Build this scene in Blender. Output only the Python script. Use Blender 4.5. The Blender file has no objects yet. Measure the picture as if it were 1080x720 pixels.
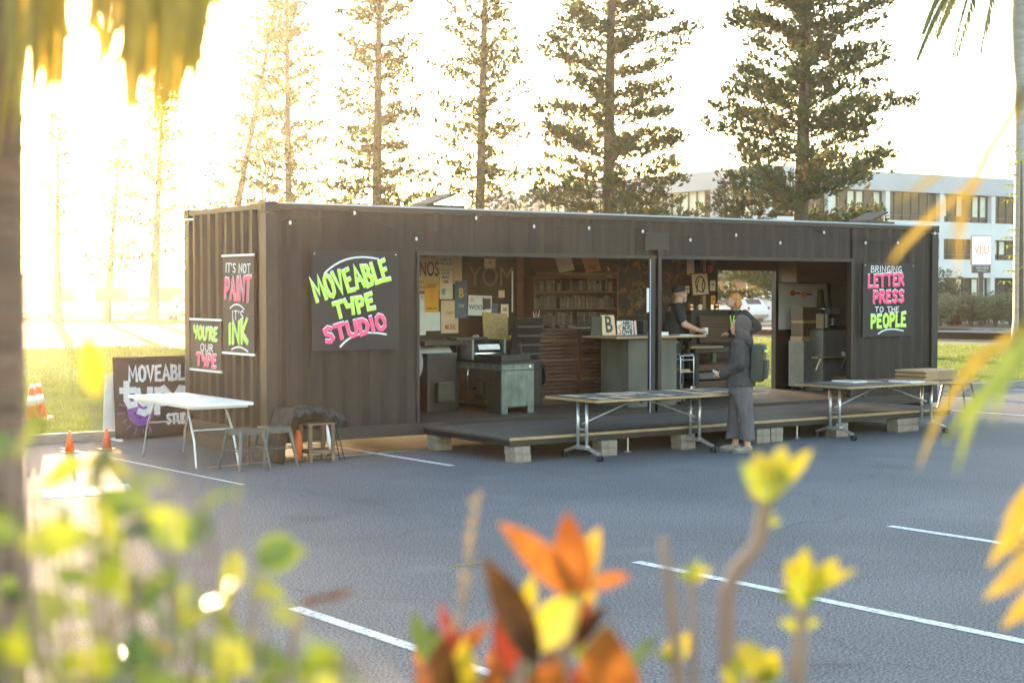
import bpy, bmesh, math, random
from mathutils import Vector, Matrix, Euler, noise as mnoise
R = math.radians
random.seed(7)
scene = bpy.context.scene
COL = scene.collection

# ------------------------------------------------------------------ camera, sky, sun, exposure
CAM = Vector((-8.058, -16.518, 2.045)); YAW = 0.61377
cd = bpy.data.cameras.new("camera"); cam = bpy.data.objects.new("camera", cd); COL.objects.link(cam)
cam.location = CAM; cam.rotation_euler = (math.pi/2 - 0.03417, 0, -YAW)
cd.sensor_width = 36; cd.lens = 53.58; cd.clip_start = 0.05; cd.clip_end = 3000
cd.dof.use_dof = True; cd.dof.focus_distance = 18.2; cd.dof.aperture_fstop = 4.0
scene.camera = cam

SUN_AZ = R(18.0); SUN_EL = R(4.8)          # azimuth from +Y towards +X
world = bpy.data.worlds.new("World"); scene.world = world; world.use_nodes = True
wn = world.node_tree.nodes; wl = world.node_tree.links; wn.clear()
sky = wn.new("ShaderNodeTexSky"); sky.sky_type = 'NISHITA'; sky.sun_disc = False
sky.sun_elevation = SUN_EL; sky.sun_rotation = SUN_AZ
sky.air_density = 1.0; sky.dust_density = 1.1; sky.ozone_density = 1.0
bg = wn.new("ShaderNodeBackground"); bg.inputs[1].default_value = 0.15
wo = wn.new("ShaderNodeOutputWorld"); wl.new(sky.outputs[0], bg.inputs[0]); wl.new(bg.outputs[0], wo.inputs[0])

sl = bpy.data.lights.new("sun", 'SUN'); sl.energy = 2.6; sl.angle = R(0.5); sl.color = (1.0, 0.68, 0.38)
sun = bpy.data.objects.new("sun", sl); COL.objects.link(sun); sun.location = (20, 60, 20)
sdir = Vector((math.sin(SUN_AZ)*math.cos(SUN_EL), math.cos(SUN_AZ)*math.cos(SUN_EL), math.sin(SUN_EL)))
sun.rotation_euler = sdir.to_track_quat('Z', 'Y').to_euler()

vs = scene.view_settings; vs.view_transform = 'Standard'; vs.look = 'None'; vs.gamma = 1
vs.exposure = 3.3; vs.use_curve_mapping = False
scene.render.engine = 'CYCLES'
cy = scene.cycles; cy.use_denoising = True; cy.max_bounces = 8; cy.transparent_max_bounces = 16
cy.volume_bounces = 0; cy.sample_clamp_indirect = 6; cy.caustics_reflective = False; cy.caustics_refractive = False
try: cy.denoiser = 'OPENIMAGEDENOISE'
except Exception: pass

# ------------------------------------------------------------------ helpers
def site(right, ahead, z=0.0):
    """a point surveyed from the tripod: metres to the right, metres ahead"""
    c, s = math.cos(YAW), math.sin(YAW)
    return Vector((CAM.x + right*c + ahead*s, CAM.y - right*s + ahead*c, z))

def pm(name, col, col2=None, scale=8.0, rough=0.6, metal=0.0, bump=0.0, bscale=None, detail=4, trans=0.0, spec=0.5, stretch=None, bands=None, coat=0.0, emit=None):
    m = bpy.data.materials.new(name); m.use_nodes = True
    n = m.node_tree.nodes; l = m.node_tree.links
    b = n["Principled BSDF"]; out = n["Material Output"]
    b.inputs["Roughness"].default_value = rough; b.inputs["Metallic"].default_value = metal
    b.inputs["Specular IOR Level"].default_value = spec
    if coat: b.inputs["Coat Weight"].default_value = coat; b.inputs["Coat Roughness"].default_value = 0.15
    tc = n.new("ShaderNodeTexCoord"); mp = n.new("ShaderNodeMapping"); l.new(tc.outputs["Object"], mp.inputs[0])
    if stretch: mp.inputs["Scale"].default_value = stretch
    col2 = col2 or tuple(min(1, c*0.78) for c in col)
    nz = n.new("ShaderNodeTexNoise"); nz.inputs["Scale"].default_value = scale; nz.inputs["Detail"].default_value = detail
    l.new(mp.outputs[0], nz.inputs["Vector"])
    rp = n.new("ShaderNodeValToRGB"); rp.color_ramp.elements[0].position = 0.35; rp.color_ramp.elements[1].position = 0.68
    rp.color_ramp.elements[0].color = (*col2, 1); rp.color_ramp.elements[1].color = (*col, 1)
    l.new(nz.outputs["Fac"], rp.inputs[0]); cs = rp.outputs[0]
    if bands:                       # dark gaps between boards: (axis, frequency, width, darkening)
        ax, fr, wd, dk = bands
        sx = n.new("ShaderNodeSeparateXYZ"); l.new(tc.outputs["Object"], sx.inputs[0])
        mu = n.new("ShaderNodeMath"); mu.operation = 'MULTIPLY'; mu.inputs[1].default_value = fr; l.new(sx.outputs[ax], mu.inputs[0])
        fc = n.new("ShaderNodeMath"); fc.operation = 'FRACT'; l.new(mu.outputs[0], fc.inputs[0])
        lt = n.new("ShaderNodeMath"); lt.operation = 'LESS_THAN'; lt.inputs[1].default_value = wd; l.new(fc.outputs[0], lt.inputs[0])
        mx = n.new("ShaderNodeMixRGB"); l.new(lt.outputs[0], mx.inputs[0]); l.new(cs, mx.inputs[1]); mx.inputs[2].default_value = (*[c*dk for c in col], 1)
        cs = mx.outputs[0]
    l.new(cs, b.inputs["Base Color"])
    rr = n.new("ShaderNodeMapRange"); rr.inputs[3].default_value = max(0, rough-0.1); rr.inputs[4].default_value = min(1, rough+0.1)
    l.new(nz.outputs["Fac"], rr.inputs[0]); l.new(rr.outputs[0], b.inputs["Roughness"])
    if bump:
        nb = n.new("ShaderNodeTexNoise"); nb.inputs["Scale"].default_value = bscale or scale*3; nb.inputs["Detail"].default_value = 3
        l.new(mp.outputs[0], nb.inputs["Vector"])
        bp = n.new("ShaderNodeBump"); bp.inputs["Strength"].default_value = min(1, bump); bp.inputs["Distance"].default_value = 0.02
        l.new(nb.outputs["Fac"], bp.inputs["Height"]); l.new(bp.outputs[0], b.inputs["Normal"])
    if emit:
        b.inputs["Emission Color"].default_value = (*emit[:3], 1); b.inputs["Emission Strength"].default_value = emit[3]
    if trans:
        t = n.new("ShaderNodeBsdfTranslucent"); l.new(cs, t.inputs[0])
        ms = n.new("ShaderNodeMixShader"); ms.inputs[0].default_value = trans
        l.new(b.outputs[0], ms.inputs[1]); l.new(t.outputs[0], ms.inputs[2]); l.new(ms.outputs[0], out.inputs[0])
    return m

class MB:
    def __init__(s): s.bm = bmesh.new(); s.k = 0
    def box(s, c, size, rot=None, b=0.0):
        bm = s.bm; hx, hy, hz = size[0]/2, size[1]/2, size[2]/2
        M = Matrix.Translation(c) @ (rot.to_matrix().to_4x4() if isinstance(rot, Euler) else (Euler(rot).to_matrix().to_4x4() if rot else Matrix()))
        r = bmesh.ops.create_cube(bm, size=1.0, matrix=M @ Matrix.Diagonal((size[0], size[1], size[2], 1)))
        if b > 0:
            es = list({e for v in r['verts'] for e in v.link_edges})
            bmesh.ops.bevel(bm, geom=es, offset=min(b, min(size)*0.45), segments=2, affect='EDGES', profile=0.7)
        return s
    def bb(s, x0, x1, y0, y1, z0, z1, b=0.0):
        return s.box(((x0+x1)/2, (y0+y1)/2, (z0+z1)/2), (abs(x1-x0), abs(y1-y0), abs(z1-z0)), None, b)
    def cyl(s, p0, p1, r0, r1=None, seg=12, caps=True):
        r1 = r0 if r1 is None else r1
        p0, p1 = Vector(p0), Vector(p1); d = p1-p0
        q = d.to_track_quat('Z', 'Y'); bm = s.bm
        a = [bm.verts.new(p0 + q @ Vector((r0*math.cos(2*math.pi*i/seg), r0*math.sin(2*math.pi*i/seg), 0))) for i in range(seg)]
        b = [bm.verts.new(p1 + q @ Vector((r1*math.cos(2*math.pi*i/seg), r1*math.sin(2*math.pi*i/seg), 0))) for i in range(seg)]
        for i in range(seg): bm.faces.new((a[i], a[(i+1) % seg], b[(i+1) % seg], b[i]))
        if caps: bm.faces.new(a[::-1]); bm.faces.new(b)
        return s
    def tube(s, pts, r, seg=8):
        pts = [Vector(p) for p in pts]; rs = r if isinstance(r, (list, tuple)) else [r]*len(pts); bm = s.bm; rings = []
        up = Vector((0, 0, 1))
        for i, p in enumerate(pts):
            d = (pts[min(i+1, len(pts)-1)] - pts[max(i-1, 0)]).normalized()
            if i == 0:
                u = d.orthogonal().normalized()
            else:
                u = (u - d*u.dot(d)).normalized()
            v = d.cross(u)
            rings.append([bm.verts.new(p + (u*math.cos(2*math.pi*j/seg) + v*math.sin(2*math.pi*j/seg))*rs[i]) for j in range(seg)])
        for a, b in zip(rings, rings[1:]):
            for j in range(seg): bm.faces.new((a[j], a[(j+1) % seg], b[(j+1) % seg], b[j]))
        bm.faces.new(rings[0][::-1]); bm.faces.new(rings[-1])
        return s
    def ball(s, c, r, seg=14, rot=None):
        r = (r, r, r) if not isinstance(r, (list, tuple)) else r
        M = Matrix.Translation(c) @ (Euler(rot).to_matrix().to_4x4() if rot else Matrix()) @ Matrix.Diagonal((r[0], r[1], r[2], 1))
        bmesh.ops.create_uvsphere(s.bm, u_segments=seg, v_segments=max(6, seg*2//3), radius=1, matrix=M)
        return s
    def prism(s, pts, h, M=None):
        """pts: outline in x,z ; extruded along -y by h from y=0"""
        bm = s.bm; M = M or Matrix()
        a = [bm.verts.new(M @ Vector((p[0], 0, p[1]))) for p in pts]
        b = [bm.verts.new(M @ Vector((p[0], -h, p[1]))) for p in pts]
        n = len(pts)
        for i in range(n): bm.faces.new((a[i], a[(i+1) % n], b[(i+1) % n], b[i]))
        bm.faces.new(a[::-1]); bm.faces.new(b)
        return s
    def quad(s, *ps):
        s.bm.faces.new([s.bm.verts.new(Vector(p)) for p in ps]); return s
    def loft(s, rings, seg=20, caps=True):
        """rings: (cx, cy, z, rx, ry)"""
        bm = s.bm; rs = []
        for (cx, cy_, z, rx, ry) in rings:
            rs.append([bm.verts.new((cx+rx*math.cos(2*math.pi*j/seg), cy_+ry*math.sin(2*math.pi*j/seg), z)) for j in range(seg)])
        for a, b in zip(rs, rs[1:]):
            for j in range(seg): bm.faces.new((a[j], a[(j+1) % seg], b[(j+1) % seg], b[j]))
        if caps: bm.faces.new(rs[0][::-1]); bm.faces.new(rs[-1])
        return s
    def ribbon(s, pts, w, depth=0.003):
        """mitred flat stroke in the x,z plane, in front (-y) of the panel"""
        s.k += 1; y0 = 0.0; y1 = -(depth + 0.0003*(s.k % 9))
        P = [Vector((p[0], p[1])) for p in pts]; L = []; Rr = []
        for i, p in enumerate(P):
            a = P[max(i-1, 0)]; b = P[min(i+1, len(P)-1)]
            if i == 0 or i == len(P)-1:
                d = (b-a).normalized(); nrm = Vector((-d.y, d.x)); sc = 1
                p = p - d*w*0.35 if i == 0 else p + d*w*0.35
            else:
                d1 = (p-a).normalized(); d2 = (b-p).normalized(); t = (d1+d2)
                t = t.normalized() if t.length > 1e-4 else d1
                nrm = Vector((-t.y, t.x)); sc = min(1.6, 1/max(0.35, abs(nrm.dot(Vector((-d1.y, d1.x))))))
            L.append(p+nrm*w/2*sc); Rr.append(p-nrm*w/2*sc)
        bm = s.bm
        lf = [bm.verts.new((q.x, y1-.00012*j, q.y)) for j, q in enumerate(L)]; rf = [bm.verts.new((q.x, y1-.00012*j, q.y)) for j, q in enumerate(Rr)]
        lb = [bm.verts.new((q.x, y0, q.y)) for q in L]; rb = [bm.verts.new((q.x, y0, q.y)) for q in Rr]
        for i in range(len(P)-1):
            bm.faces.new((lf[i], lf[i+1], rf[i+1], rf[i])); bm.faces.new((lb[i], lb[i+1], lf[i+1], lf[i])); bm.faces.new((rf[i], rf[i+1], rb[i+1], rb[i]))
        bm.faces.new((lb[0], lf[0], rf[0], rb[0])); bm.faces.new((lf[-1], lb[-1], rb[-1], rf[-1]))
        return s
    def blade(s, pts, w, up=Vector((0, 0, 1)), fold=0.15, shape=1.0):
        """a leaf along a path; w = greatest width"""
        pts = [Vector(p) for p in pts]; n = len(pts); bm = s.bm; rows = []
        for i, p in enumerate(pts):
            t = i/(n-1); d = (pts[min(i+1, n-1)]-pts[max(i-1, 0)]).normalized()
            side = d.cross(up); side = side.normalized() if side.length > 1e-4 else d.orthogonal().normalized()
            nr = side.cross(d)
            ww = w/2*max(0.03, math.sin(math.pi*min(1, max(0, (t**shape)*0.94+0.04))))
            rows.append([bm.verts.new(p-side*ww+nr*ww*fold), bm.verts.new(p), bm.verts.new(p+side*ww+nr*ww*fold)])
        for a, b in zip(rows, rows[1:]):
            bm.faces.new((a[0], a[1], b[1], b[0])); bm.faces.new((a[1], a[2], b[2], b[1]))
        return s
    def mesh(s, name, smooth=False):
        bmesh.ops.recalc_face_normals(s.bm, faces=s.bm.faces[:])
        me = bpy.data.meshes.new(name); s.bm.to_mesh(me); s.bm.free()
        if smooth:
            for p in me.polygons: p.use_smooth = True
        return me
    def build(s, name, mat, parent=None, smooth=False, loc=None, rot=None):
        me = s.mesh(name, smooth)
        return link(name, me, mat, parent, loc, rot)

def link(name, me, mat, parent=None, loc=None, rot=None):
    o = bpy.data.objects.new(name, me); COL.objects.link(o)
    if mat is not None: me.materials.clear(); me.materials.append(mat)
    if parent is not None: o.parent = parent
    if loc is not None: o.location = loc
    if rot is not None: o.rotation_euler = rot
    return o

def soft(o, ang=35):
    for p in o.data.polygons: p.use_smooth = True
    try: o.data.set_sharp_from_angle(angle=R(ang))
    except Exception: pass
    return o

def tag(o, label, cat, group=None):
    o["label"] = label; o["category"] = cat
    if group: o["group"] = group
    return o
def thing(name, label, cat, loc=(0, 0, 0), rz=0.0, group=None, rot=None):
    o = bpy.data.objects.new(name, None); COL.objects.link(o); o.location = loc
    o.rotation_euler = rot if rot else (0, 0, rz); o.empty_display_size = 0.2
    return tag(o, label, cat, group)
def struct(o, kind="structure"): o["kind"] = kind; return o
def copy_tree(o, parent=None):
    c = o.copy(); COL.objects.link(c); c.parent = parent
    for ch in [x for x in o.children]: copy_tree(ch, c)
    return c
def dup(o, loc, rz=None, label=None):
    c = copy_tree(o); c.location = loc
    if rz is not None: c.rotation_euler = (0, 0, rz)
    if label: c["label"] = label
    return c

def text_mesh(txt, size, squeeze=1.0, depth=0.001, bold=0.0, align='CENTER'):
    cu = bpy.data.curves.new("lettering", 'FONT'); cu.body = txt; cu.size = size; cu.extrude = depth; cu.offset = bold
    cu.align_x = align; cu.align_y = 'CENTER'; cu.resolution_u = 3
    ob = bpy.data.objects.new("lettering", cu); COL.objects.link(ob)
    dg = bpy.context.evaluated_depsgraph_get(); dg.update()
    me = bpy.data.meshes.new_from_object(ob.evaluated_get(dg))
    bpy.data.objects.remove(ob); bpy.data.curves.remove(cu)
    me.transform(Matrix.Diagonal((squeeze, 1, 1, 1)))
    me.transform(Matrix.Rotation(math.pi/2, 4, 'X'))       # into the x,z plane, facing -y
    return me
def text(txt, size, mat, parent, loc, squeeze=1.0, bold=0.0, depth=0.001, rot=None, name="lettering", align='CENTER'):
    return link(name, text_mesh(txt, size, squeeze, depth, bold, align), mat, parent, loc, rot)

def evaluated(o, mods):
    for f in mods: f(o)
    dg = bpy.context.evaluated_depsgraph_get(); dg.update()
    me = bpy.data.meshes.new_from_object(o.evaluated_get(dg)); old = o.data
    o.modifiers.clear(); o.data = me
    bpy.data.meshes.remove(old); return o
def remesh(o, vox=0.012, smooth=4):
    def m1(o):
        m = o.modifiers.new("r", 'REMESH'); m.mode = 'VOXEL'; m.voxel_size = vox; m.use_smooth_shade = True
        s = o.modifiers.new("s", 'SMOOTH'); s.factor = 0.5; s.iterations = smooth
    mat = o.data.materials[0] if o.data.materials else None
    evaluated(o, [m1])
    if mat: o.data.materials.clear(); o.data.materials.append(mat)
    return o

# ------------------------------------------------------------------ materials
M = {}
M['black_steel'] = pm("charcoal painted steel", (0.024, 0.0172, 0.0175), (0.018, 0.013, 0.0133), 1.2, 0.50, 0, 0.05, 12, spec=.3, stretch=(1, 1, 0.5))
M['black_trim'] = pm("dark steel trim", (0.024, 0.018, 0.018), (0.016, 0.012, 0.012), 9, 0.5, 0, 0.08, 40)
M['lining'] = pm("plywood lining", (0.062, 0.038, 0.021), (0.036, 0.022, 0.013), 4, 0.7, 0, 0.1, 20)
M['white_paint'] = pm("white paint", (0.78, 0.79, 0.82), (0.66, 0.67, 0.70), 14, 0.5)
M['deck'] = pm("weathered deck boards", (0.115, 0.096, 0.086), (0.062, 0.051, 0.046), 3.2, 0.6, 0, 0.3, 22, stretch=(0.35, 5, 3))
M['edge_wood'] = pm("pale ply edge", (0.42, 0.29, 0.16), (0.30, 0.2, 0.11), 12, 0.5, stretch=(0.5, 3, 3))
M['sleeper'] = pm("old timber sleeper", (0.10, 0.075, 0.055), None, 8, 0.85, 0, 0.3, 30)
M['block'] = pm("concrete paver", (0.30, 0.25, 0.21), (0.20, 0.165, 0.14), 14, 0.9, 0, 0.4, 60)
M['top_brown'] = pm("dark walnut laminate", (0.11, 0.062, 0.042), (0.065, 0.04, 0.028), 5, 0.55, stretch=(0.6, 4, 4))
M['silver'] = pm("brushed silver steel", (0.62, 0.63, 0.66), (0.5, 0.51, 0.54), 20, 0.32, 0.7)
M['grey_steel'] = pm("grey steel", (0.115, 0.115, 0.12), (0.08, 0.08, 0.085), 9, 0.45, 0.4)
M['rubber'] = pm("black rubber", (0.025, 0.025, 0.026), None, 20, 0.7)
M['plastic_white'] = pm("white moulded plastic", (0.78, 0.77, 0.76), (0.70, 0.69, 0.68), 9, 0.4)
M['chalk_black'] = pm("matt black sign board", (0.024, 0.021, 0.025), (0.018, 0.016, 0.019), 5, 0.65)
M['neon_green'] = pm("fluorescent green ink", (0.56, 0.88, 0.10), (0.50, 0.80, 0.10), 25, 0.55)
M['neon_pink'] = pm("fluorescent pink ink", (0.95, 0.10, 0.27), (0.86, 0.08, 0.22), 25, 0.55)
M['chalk_white'] = pm("white ink", (0.82, 0.84, 0.88), (0.62, 0.64, 0.70), 30, 0.6)
M['purple'] = pm("purple ink", (0.24, 0.07, 0.42), (0.19, 0.05, 0.35), 20, 0.5)
M['press_green'] = pm("worn grey green enamel", (0.17, 0.21, 0.175), (0.085, 0.11, 0.09), 9, 0.42, 0.1, 0.1, 40, stretch=(1, 1, 0.5))
M['press_dark'] = pm("dark and shaded green enamel", (0.045, 0.047, 0.036), (0.026, 0.027, 0.021), 9, 0.4, 0.1)  # dark green paint; on the proof press sides it stands for shade
M['cast_iron'] = pm("black cast iron", (0.030, 0.028, 0.027), (0.02, 0.019, 0.018), 12, 0.45, 0.3)
M['case_wood'] = pm("brown type case wood", (0.095, 0.043, 0.023), (0.055, 0.026, 0.015), 6, 0.5, 0, 0.1, 40, stretch=(0.4, 4, 4))
M['shelf_wood'] = pm("brown shelf wood", (0.15, 0.075, 0.04), (0.095, 0.05, 0.028), 7, 0.55, stretch=(0.4, 4, 4))
M['counter_ply'] = pm("grey green washed ply", (0.125, 0.125, 0.10), (0.075, 0.07, 0.052), 3.5, 0.6, 0, 0.1, 30, stretch=(1, 1, 0.4))
M['tan_wood'] = pm("light timber", (0.42, 0.29, 0.17), (0.31, 0.2, 0.11), 9, 0.55, stretch=(0.6, 4, 4))
M['osb'] = pm("strand board", (0.50, 0.36, 0.16), (0.34, 0.22, 0.09), 30, 0.7)
M['kraft'] = pm("kraft poster paper", (0.74, 0.56, 0.38), (0.66, 0.49, 0.32), 12, 0.8)
M['cream'] = pm("cream paper", (0.80, 0.70, 0.54), (0.72, 0.62, 0.48), 12, 0.8)
M['paper'] = pm("white paper", (0.78, 0.77, 0.76), (0.70, 0.69, 0.68), 12, 0.7)
M['orange_paper'] = pm("orange yellow paper", (0.85, 0.42, 0.02), (0.78, 0.36, 0.02), 12, 0.7)
M['blue_paper'] = pm("slate blue paper", (0.12, 0.16, 0.25), (0.09, 0.12, 0.19), 12, 0.7)
M['ink'] = pm("black printing ink", (0.03, 0.026, 0.025), (0.05, 0.045, 0.04), 60, 0.5)
M['ink_red'] = pm("red printing ink", (0.45, 0.06, 0.07), None, 60, 0.5)
M['ink_blue'] = pm("navy printing ink", (0.07, 0.08, 0.18), None, 60, 0.5)
M['ink_orange'] = pm("orange printing ink", (0.75, 0.20, 0.03), None, 60, 0.5)
M['ink_yellow'] = pm("yellow printing ink", (0.80, 0.55, 0.04), None, 60, 0.5)
M['spine_a'] = pm("worn brown wood type", (0.11, 0.062, 0.036), (0.055, 0.032, 0.02), 14, 0.6)
M['spine_b'] = pm("greyed wood type", (0.085, 0.068, 0.052), (0.045, 0.035, 0.028), 14, 0.6)
M['spine_c'] = pm("light wood type", (0.17, 0.11, 0.065), (0.10, 0.065, 0.04), 14, 0.6)
M['grey_lam'] = pm("mid grey laminate", (0.16, 0.16, 0.16), (0.12, 0.12, 0.12), 6, 0.45)
M['chrome'] = pm("polished steel", (0.75, 0.75, 0.76), (0.65, 0.65, 0.66), 10, 0.15, 1.0)
M['orange_plastic'] = pm("orange plastic", (0.85, 0.16, 0.02), (0.75, 0.13, 0.02), 10, 0.4, trans=0.25)
M['reflect_white'] = pm("white reflective band", (0.8, 0.8, 0.8), None, 30, 0.35)
M['cloth_black'] = pm("faded black cloth", (0.04, 0.037, 0.038), (0.025, 0.023, 0.024), 10, 0.9, 0, 0.5, 25)
M['asphalt_line'] = pm("worn white road paint", (0.62, 0.63, 0.66), (0.22, 0.23, 0.25), 26, 0.7, 0, 0.3, 90, detail=8)
_rp = [q for q in M['asphalt_line'].node_tree.nodes if q.type == 'VALTORGB'][0]; _rp.color_ramp.elements[0].position = .36; _rp.color_ramp.elements[1].position = .46
M['glass'] = pm("dark window glass", (0.03, 0.035, 0.045), None, 3, 0.12, 0, spec=0.3)
M['skin'] = pm("skin", (0.52, 0.30, 0.21), (0.46, 0.26, 0.18), 20, 0.5)
M['bark'] = pm("grey brown pine bark", (0.13, 0.10, 0.08), (0.07, 0.055, 0.045), 6, 0.9, 0, 0.6, 12, stretch=(1, 1, 3))
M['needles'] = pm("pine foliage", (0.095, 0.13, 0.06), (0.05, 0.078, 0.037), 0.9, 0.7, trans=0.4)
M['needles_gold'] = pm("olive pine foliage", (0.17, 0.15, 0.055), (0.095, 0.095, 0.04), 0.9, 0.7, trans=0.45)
M['wall_white'] = pm("off white render", (0.62, 0.64, 0.68), (0.55, 0.57, 0.61), 0.6, 0.8)
M['wall_grey'] = pm("blue grey cladding", (0.40, 0.43, 0.50), (0.35, 0.38, 0.44), 0.5, 0.7)
M['curtain_sky'] = pm("pale curtains and sky reflection", (0.60, 0.64, 0.56), (0.50, 0.54, 0.47), 1.5, 0.3)  # curtain colour, also used as sky reflection on the left wall panes
M['mullion'] = pm("dark window frame", (0.05, 0.05, 0.055), None, 5, 0.5)

# asphalt
def asphalt_mat():
    m = bpy.data.materials.new("car park asphalt"); m.use_nodes = True; n = m.node_tree.nodes; l = m.node_tree.links; b = n["Principled BSDF"]
    tc = n.new("ShaderNodeTexCoord")
    def nz(sc, det):
        a = n.new("ShaderNodeTexNoise"); a.inputs["Scale"].default_value = sc; a.inputs["Detail"].default_value = det; l.new(tc.outputs["Object"], a.inputs["Vector"]); return a
    a = nz(0.35, 5); c = nz(62, 3); v = n.new("ShaderNodeTexVoronoi"); v.inputs["Scale"].default_value = 150; l.new(tc.outputs["Object"], v.inputs["Vector"])
    r1 = n.new("ShaderNodeValToRGB"); r1.color_ramp.elements[0].position = .35; r1.color_ramp.elements[1].position = .7
    r1.color_ramp.elements[0].color = (.086, .087, .097, 1); r1.color_ramp.elements[1].color = (.128, .129, .142, 1); l.new(a.outputs["Fac"], r1.inputs[0])
    r2 = n.new("ShaderNodeValToRGB"); r2.color_ramp.elements[0].position = .40; r2.color_ramp.elements[1].position = .60
    r2.color_ramp.elements[0].color = (.30, .30, .30, 1); r2.color_ramp.elements[1].color = (1.8, 1.8, 1.8, 1); l.new(c.outputs["Fac"], r2.inputs[0])
    mx = n.new("ShaderNodeMixRGB"); mx.blend_type = 'MULTIPLY'; mx.inputs[0].default_value = 1; l.new(r1.outputs[0], mx.inputs[1]); l.new(r2.outputs[0], mx.inputs[2])
    # pale scuffed patches
    d = nz(0.9, 6); r3 = n.new("ShaderNodeValToRGB"); r3.color_ramp.elements[0].position = .60; r3.color_ramp.elements[1].position = .78
    r3.color_ramp.elements[0].color = (0, 0, 0, 1); r3.color_ramp.elements[1].color = (.45, .45, .45, 1); l.new(d.outputs["Fac"], r3.inputs[0])
    m2 = n.new("ShaderNodeMixRGB"); l.new(r3.outputs[0], m2.inputs[0]); l.new(mx.outputs[0], m2.inputs[1]); m2.inputs[2].default_value = (.21, .21, .21, 1)
    # old drips of oil in the bays and a few fine cracks
    vo = n.new("ShaderNodeTexVoronoi"); vo.inputs["Scale"].default_value = .55; l.new(tc.outputs["Object"], vo.inputs["Vector"])
    ns = nz(3.5, 4); ad = n.new("ShaderNodeMath"); ad.operation = 'MULTIPLY_ADD'; ad.inputs[1].default_value = .22; l.new(ns.outputs["Fac"], ad.inputs[0]); l.new(vo.outputs["Distance"], ad.inputs[2])
    r4 = n.new("ShaderNodeValToRGB"); r4.color_ramp.elements[0].position = .17; r4.color_ramp.elements[1].position = .30
    r4.color_ramp.elements[0].color = (.80, .79, .78, 1); r4.color_ramp.elements[1].color = (1, 1, 1, 1); l.new(ad.outputs[0], r4.inputs[0])
    m3 = n.new("ShaderNodeMixRGB"); m3.blend_type = 'MULTIPLY'; m3.inputs[0].default_value = 1; l.new(m2.outputs[0], m3.inputs[1]); l.new(r4.outputs[0], m3.inputs[2])
    vc = n.new("ShaderNodeTexVoronoi"); vc.feature = 'DISTANCE_TO_EDGE'; vc.inputs["Scale"].default_value = .28
    wv_ = n.new("ShaderNodeVectorMath"); wv_.operation = 'MULTIPLY_ADD'; wv_.inputs[1].default_value = (.5, .5, .5); l.new(nz(1.6, 5).outputs["Color"], wv_.inputs[0]); l.new(tc.outputs["Object"], wv_.inputs[2]); l.new(wv_.outputs[0], vc.inputs["Vector"])
    r5 = n.new("ShaderNodeValToRGB"); r5.color_ramp.elements[0].position = .0; r5.color_ramp.elements[1].position = .006
    r5.color_ramp.elements[0].color = (.75, .75, .75, 1); r5.color_ramp.elements[1].color = (1, 1, 1, 1); l.new(vc.outputs["Distance"], r5.inputs[0])
    m4 = n.new("ShaderNodeMixRGB"); m4.blend_type = 'MULTIPLY'; m4.inputs[0].default_value = 1; l.new(m3.outputs[0], m4.inputs[1]); l.new(r5.outputs[0], m4.inputs[2])
    l.new(m4.outputs[0], b.inputs["Base Color"]); b.inputs["Roughness"].default_value = .78; b.inputs["Specular IOR Level"].default_value = .35
    bp = n.new("ShaderNodeBump"); bp.inputs["Strength"].default_value = .15; bp.inputs["Distance"].default_value = .004
    l.new(v.outputs["Distance"], bp.inputs["Height"]); l.new(bp.outputs[0], b.inputs["Normal"])
    return m
M['asphalt'] = asphalt_mat()
M['lawn'] = pm("lawn turf", (0.16, 0.19, 0.045), (0.08, 0.115, 0.028), 1.2, 0.9, 0, 0.8, 40, detail=8)
M['blade'] = pm("grass blades", (0.22, 0.28, 0.06), (0.13, 0.18, 0.04), 2.0, 0.6, trans=0.5)
M['road'] = pm("street asphalt", (0.11, 0.115, 0.13), (0.085, 0.09, 0.1), 0.6, 0.75)
M['kerb'] = pm("concrete kerb", (0.30, 0.28, 0.26), (0.2, 0.19, 0.175), 3, 0.85, 0, 0.3, 30)
M['soil'] = pm("mulched soil", (0.09, 0.06, 0.04), (0.05, 0.035, 0.025), 9, 0.95, 0, 0.7, 20)
M['far_ground'] = pm("dry ground", (0.16, 0.16, 0.11), (0.12, 0.12, 0.08), 0.1, 0.95)

# ------------------------------------------------------------------ ground, roads, lawn
def flat(name, pts, z, mat):
    me = bpy.data.meshes.new(name); me.from_pydata([(p[0], p[1], z) for p in pts], [], [list(range(len(pts)))]); me.update()
    o = link(name, me, mat); struct(o); return o
flat("ground", [(-500, -500), (700, -500), (700, 700), (-500, 700)], -0.05, M['far_ground'])
flat("car_park", [(-60, -24), (60, -24), (60, 3.55), (-60, 3.55)], 0.0, M['asphalt'])
# lawn: from the kerb to the street (the street edge runs obliquely)
def edge(c, X): return site(X, c - 0.8*X)
LN = [(-60, 3.70), (60, 3.70), (edge(72, 60).x, edge(72, 60).y), (edge(72, -70).x, edge(72, -70).y)]
flat("lawn", LN, 0.055, M['lawn'])
e1, e2 = edge(72.3, 75), edge(72.3, -90); e3, e4 = edge(93.5, -90), edge(93.5, 75)
flat("street", [e1, e4, e3, e2], 0.02, M['road'])
e5, e6 = edge(94, 75), edge(94, -90); e7, e8 = edge(101, -90), edge(101, 75)
flat("footpath", [e5, e8, e7, e6], 0.10, M['kerb'])
def kerb(name, a, b, w, h):
    a, b = Vector(a), Vector(b); d = (b-a); L = d.length; ang = math.atan2(d.y, d.x)
    mb = MB(); mb.box((L/2, 0, h/2-0.02), (L, w, h+0.04), None, 0.015)
    o = mb.build(name, M['kerb']); o.location = (a.x, a.y, 0); o.rotation_euler = (0, 0, ang); struct(o)
kerb("kerb", (-60, 3.62, 0), (60, 3.62, 0), 0.15, 0.12)
kerb("kerb", edge(72.1, -85), edge(72.1, 70), 0.18, 0.12)
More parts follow.
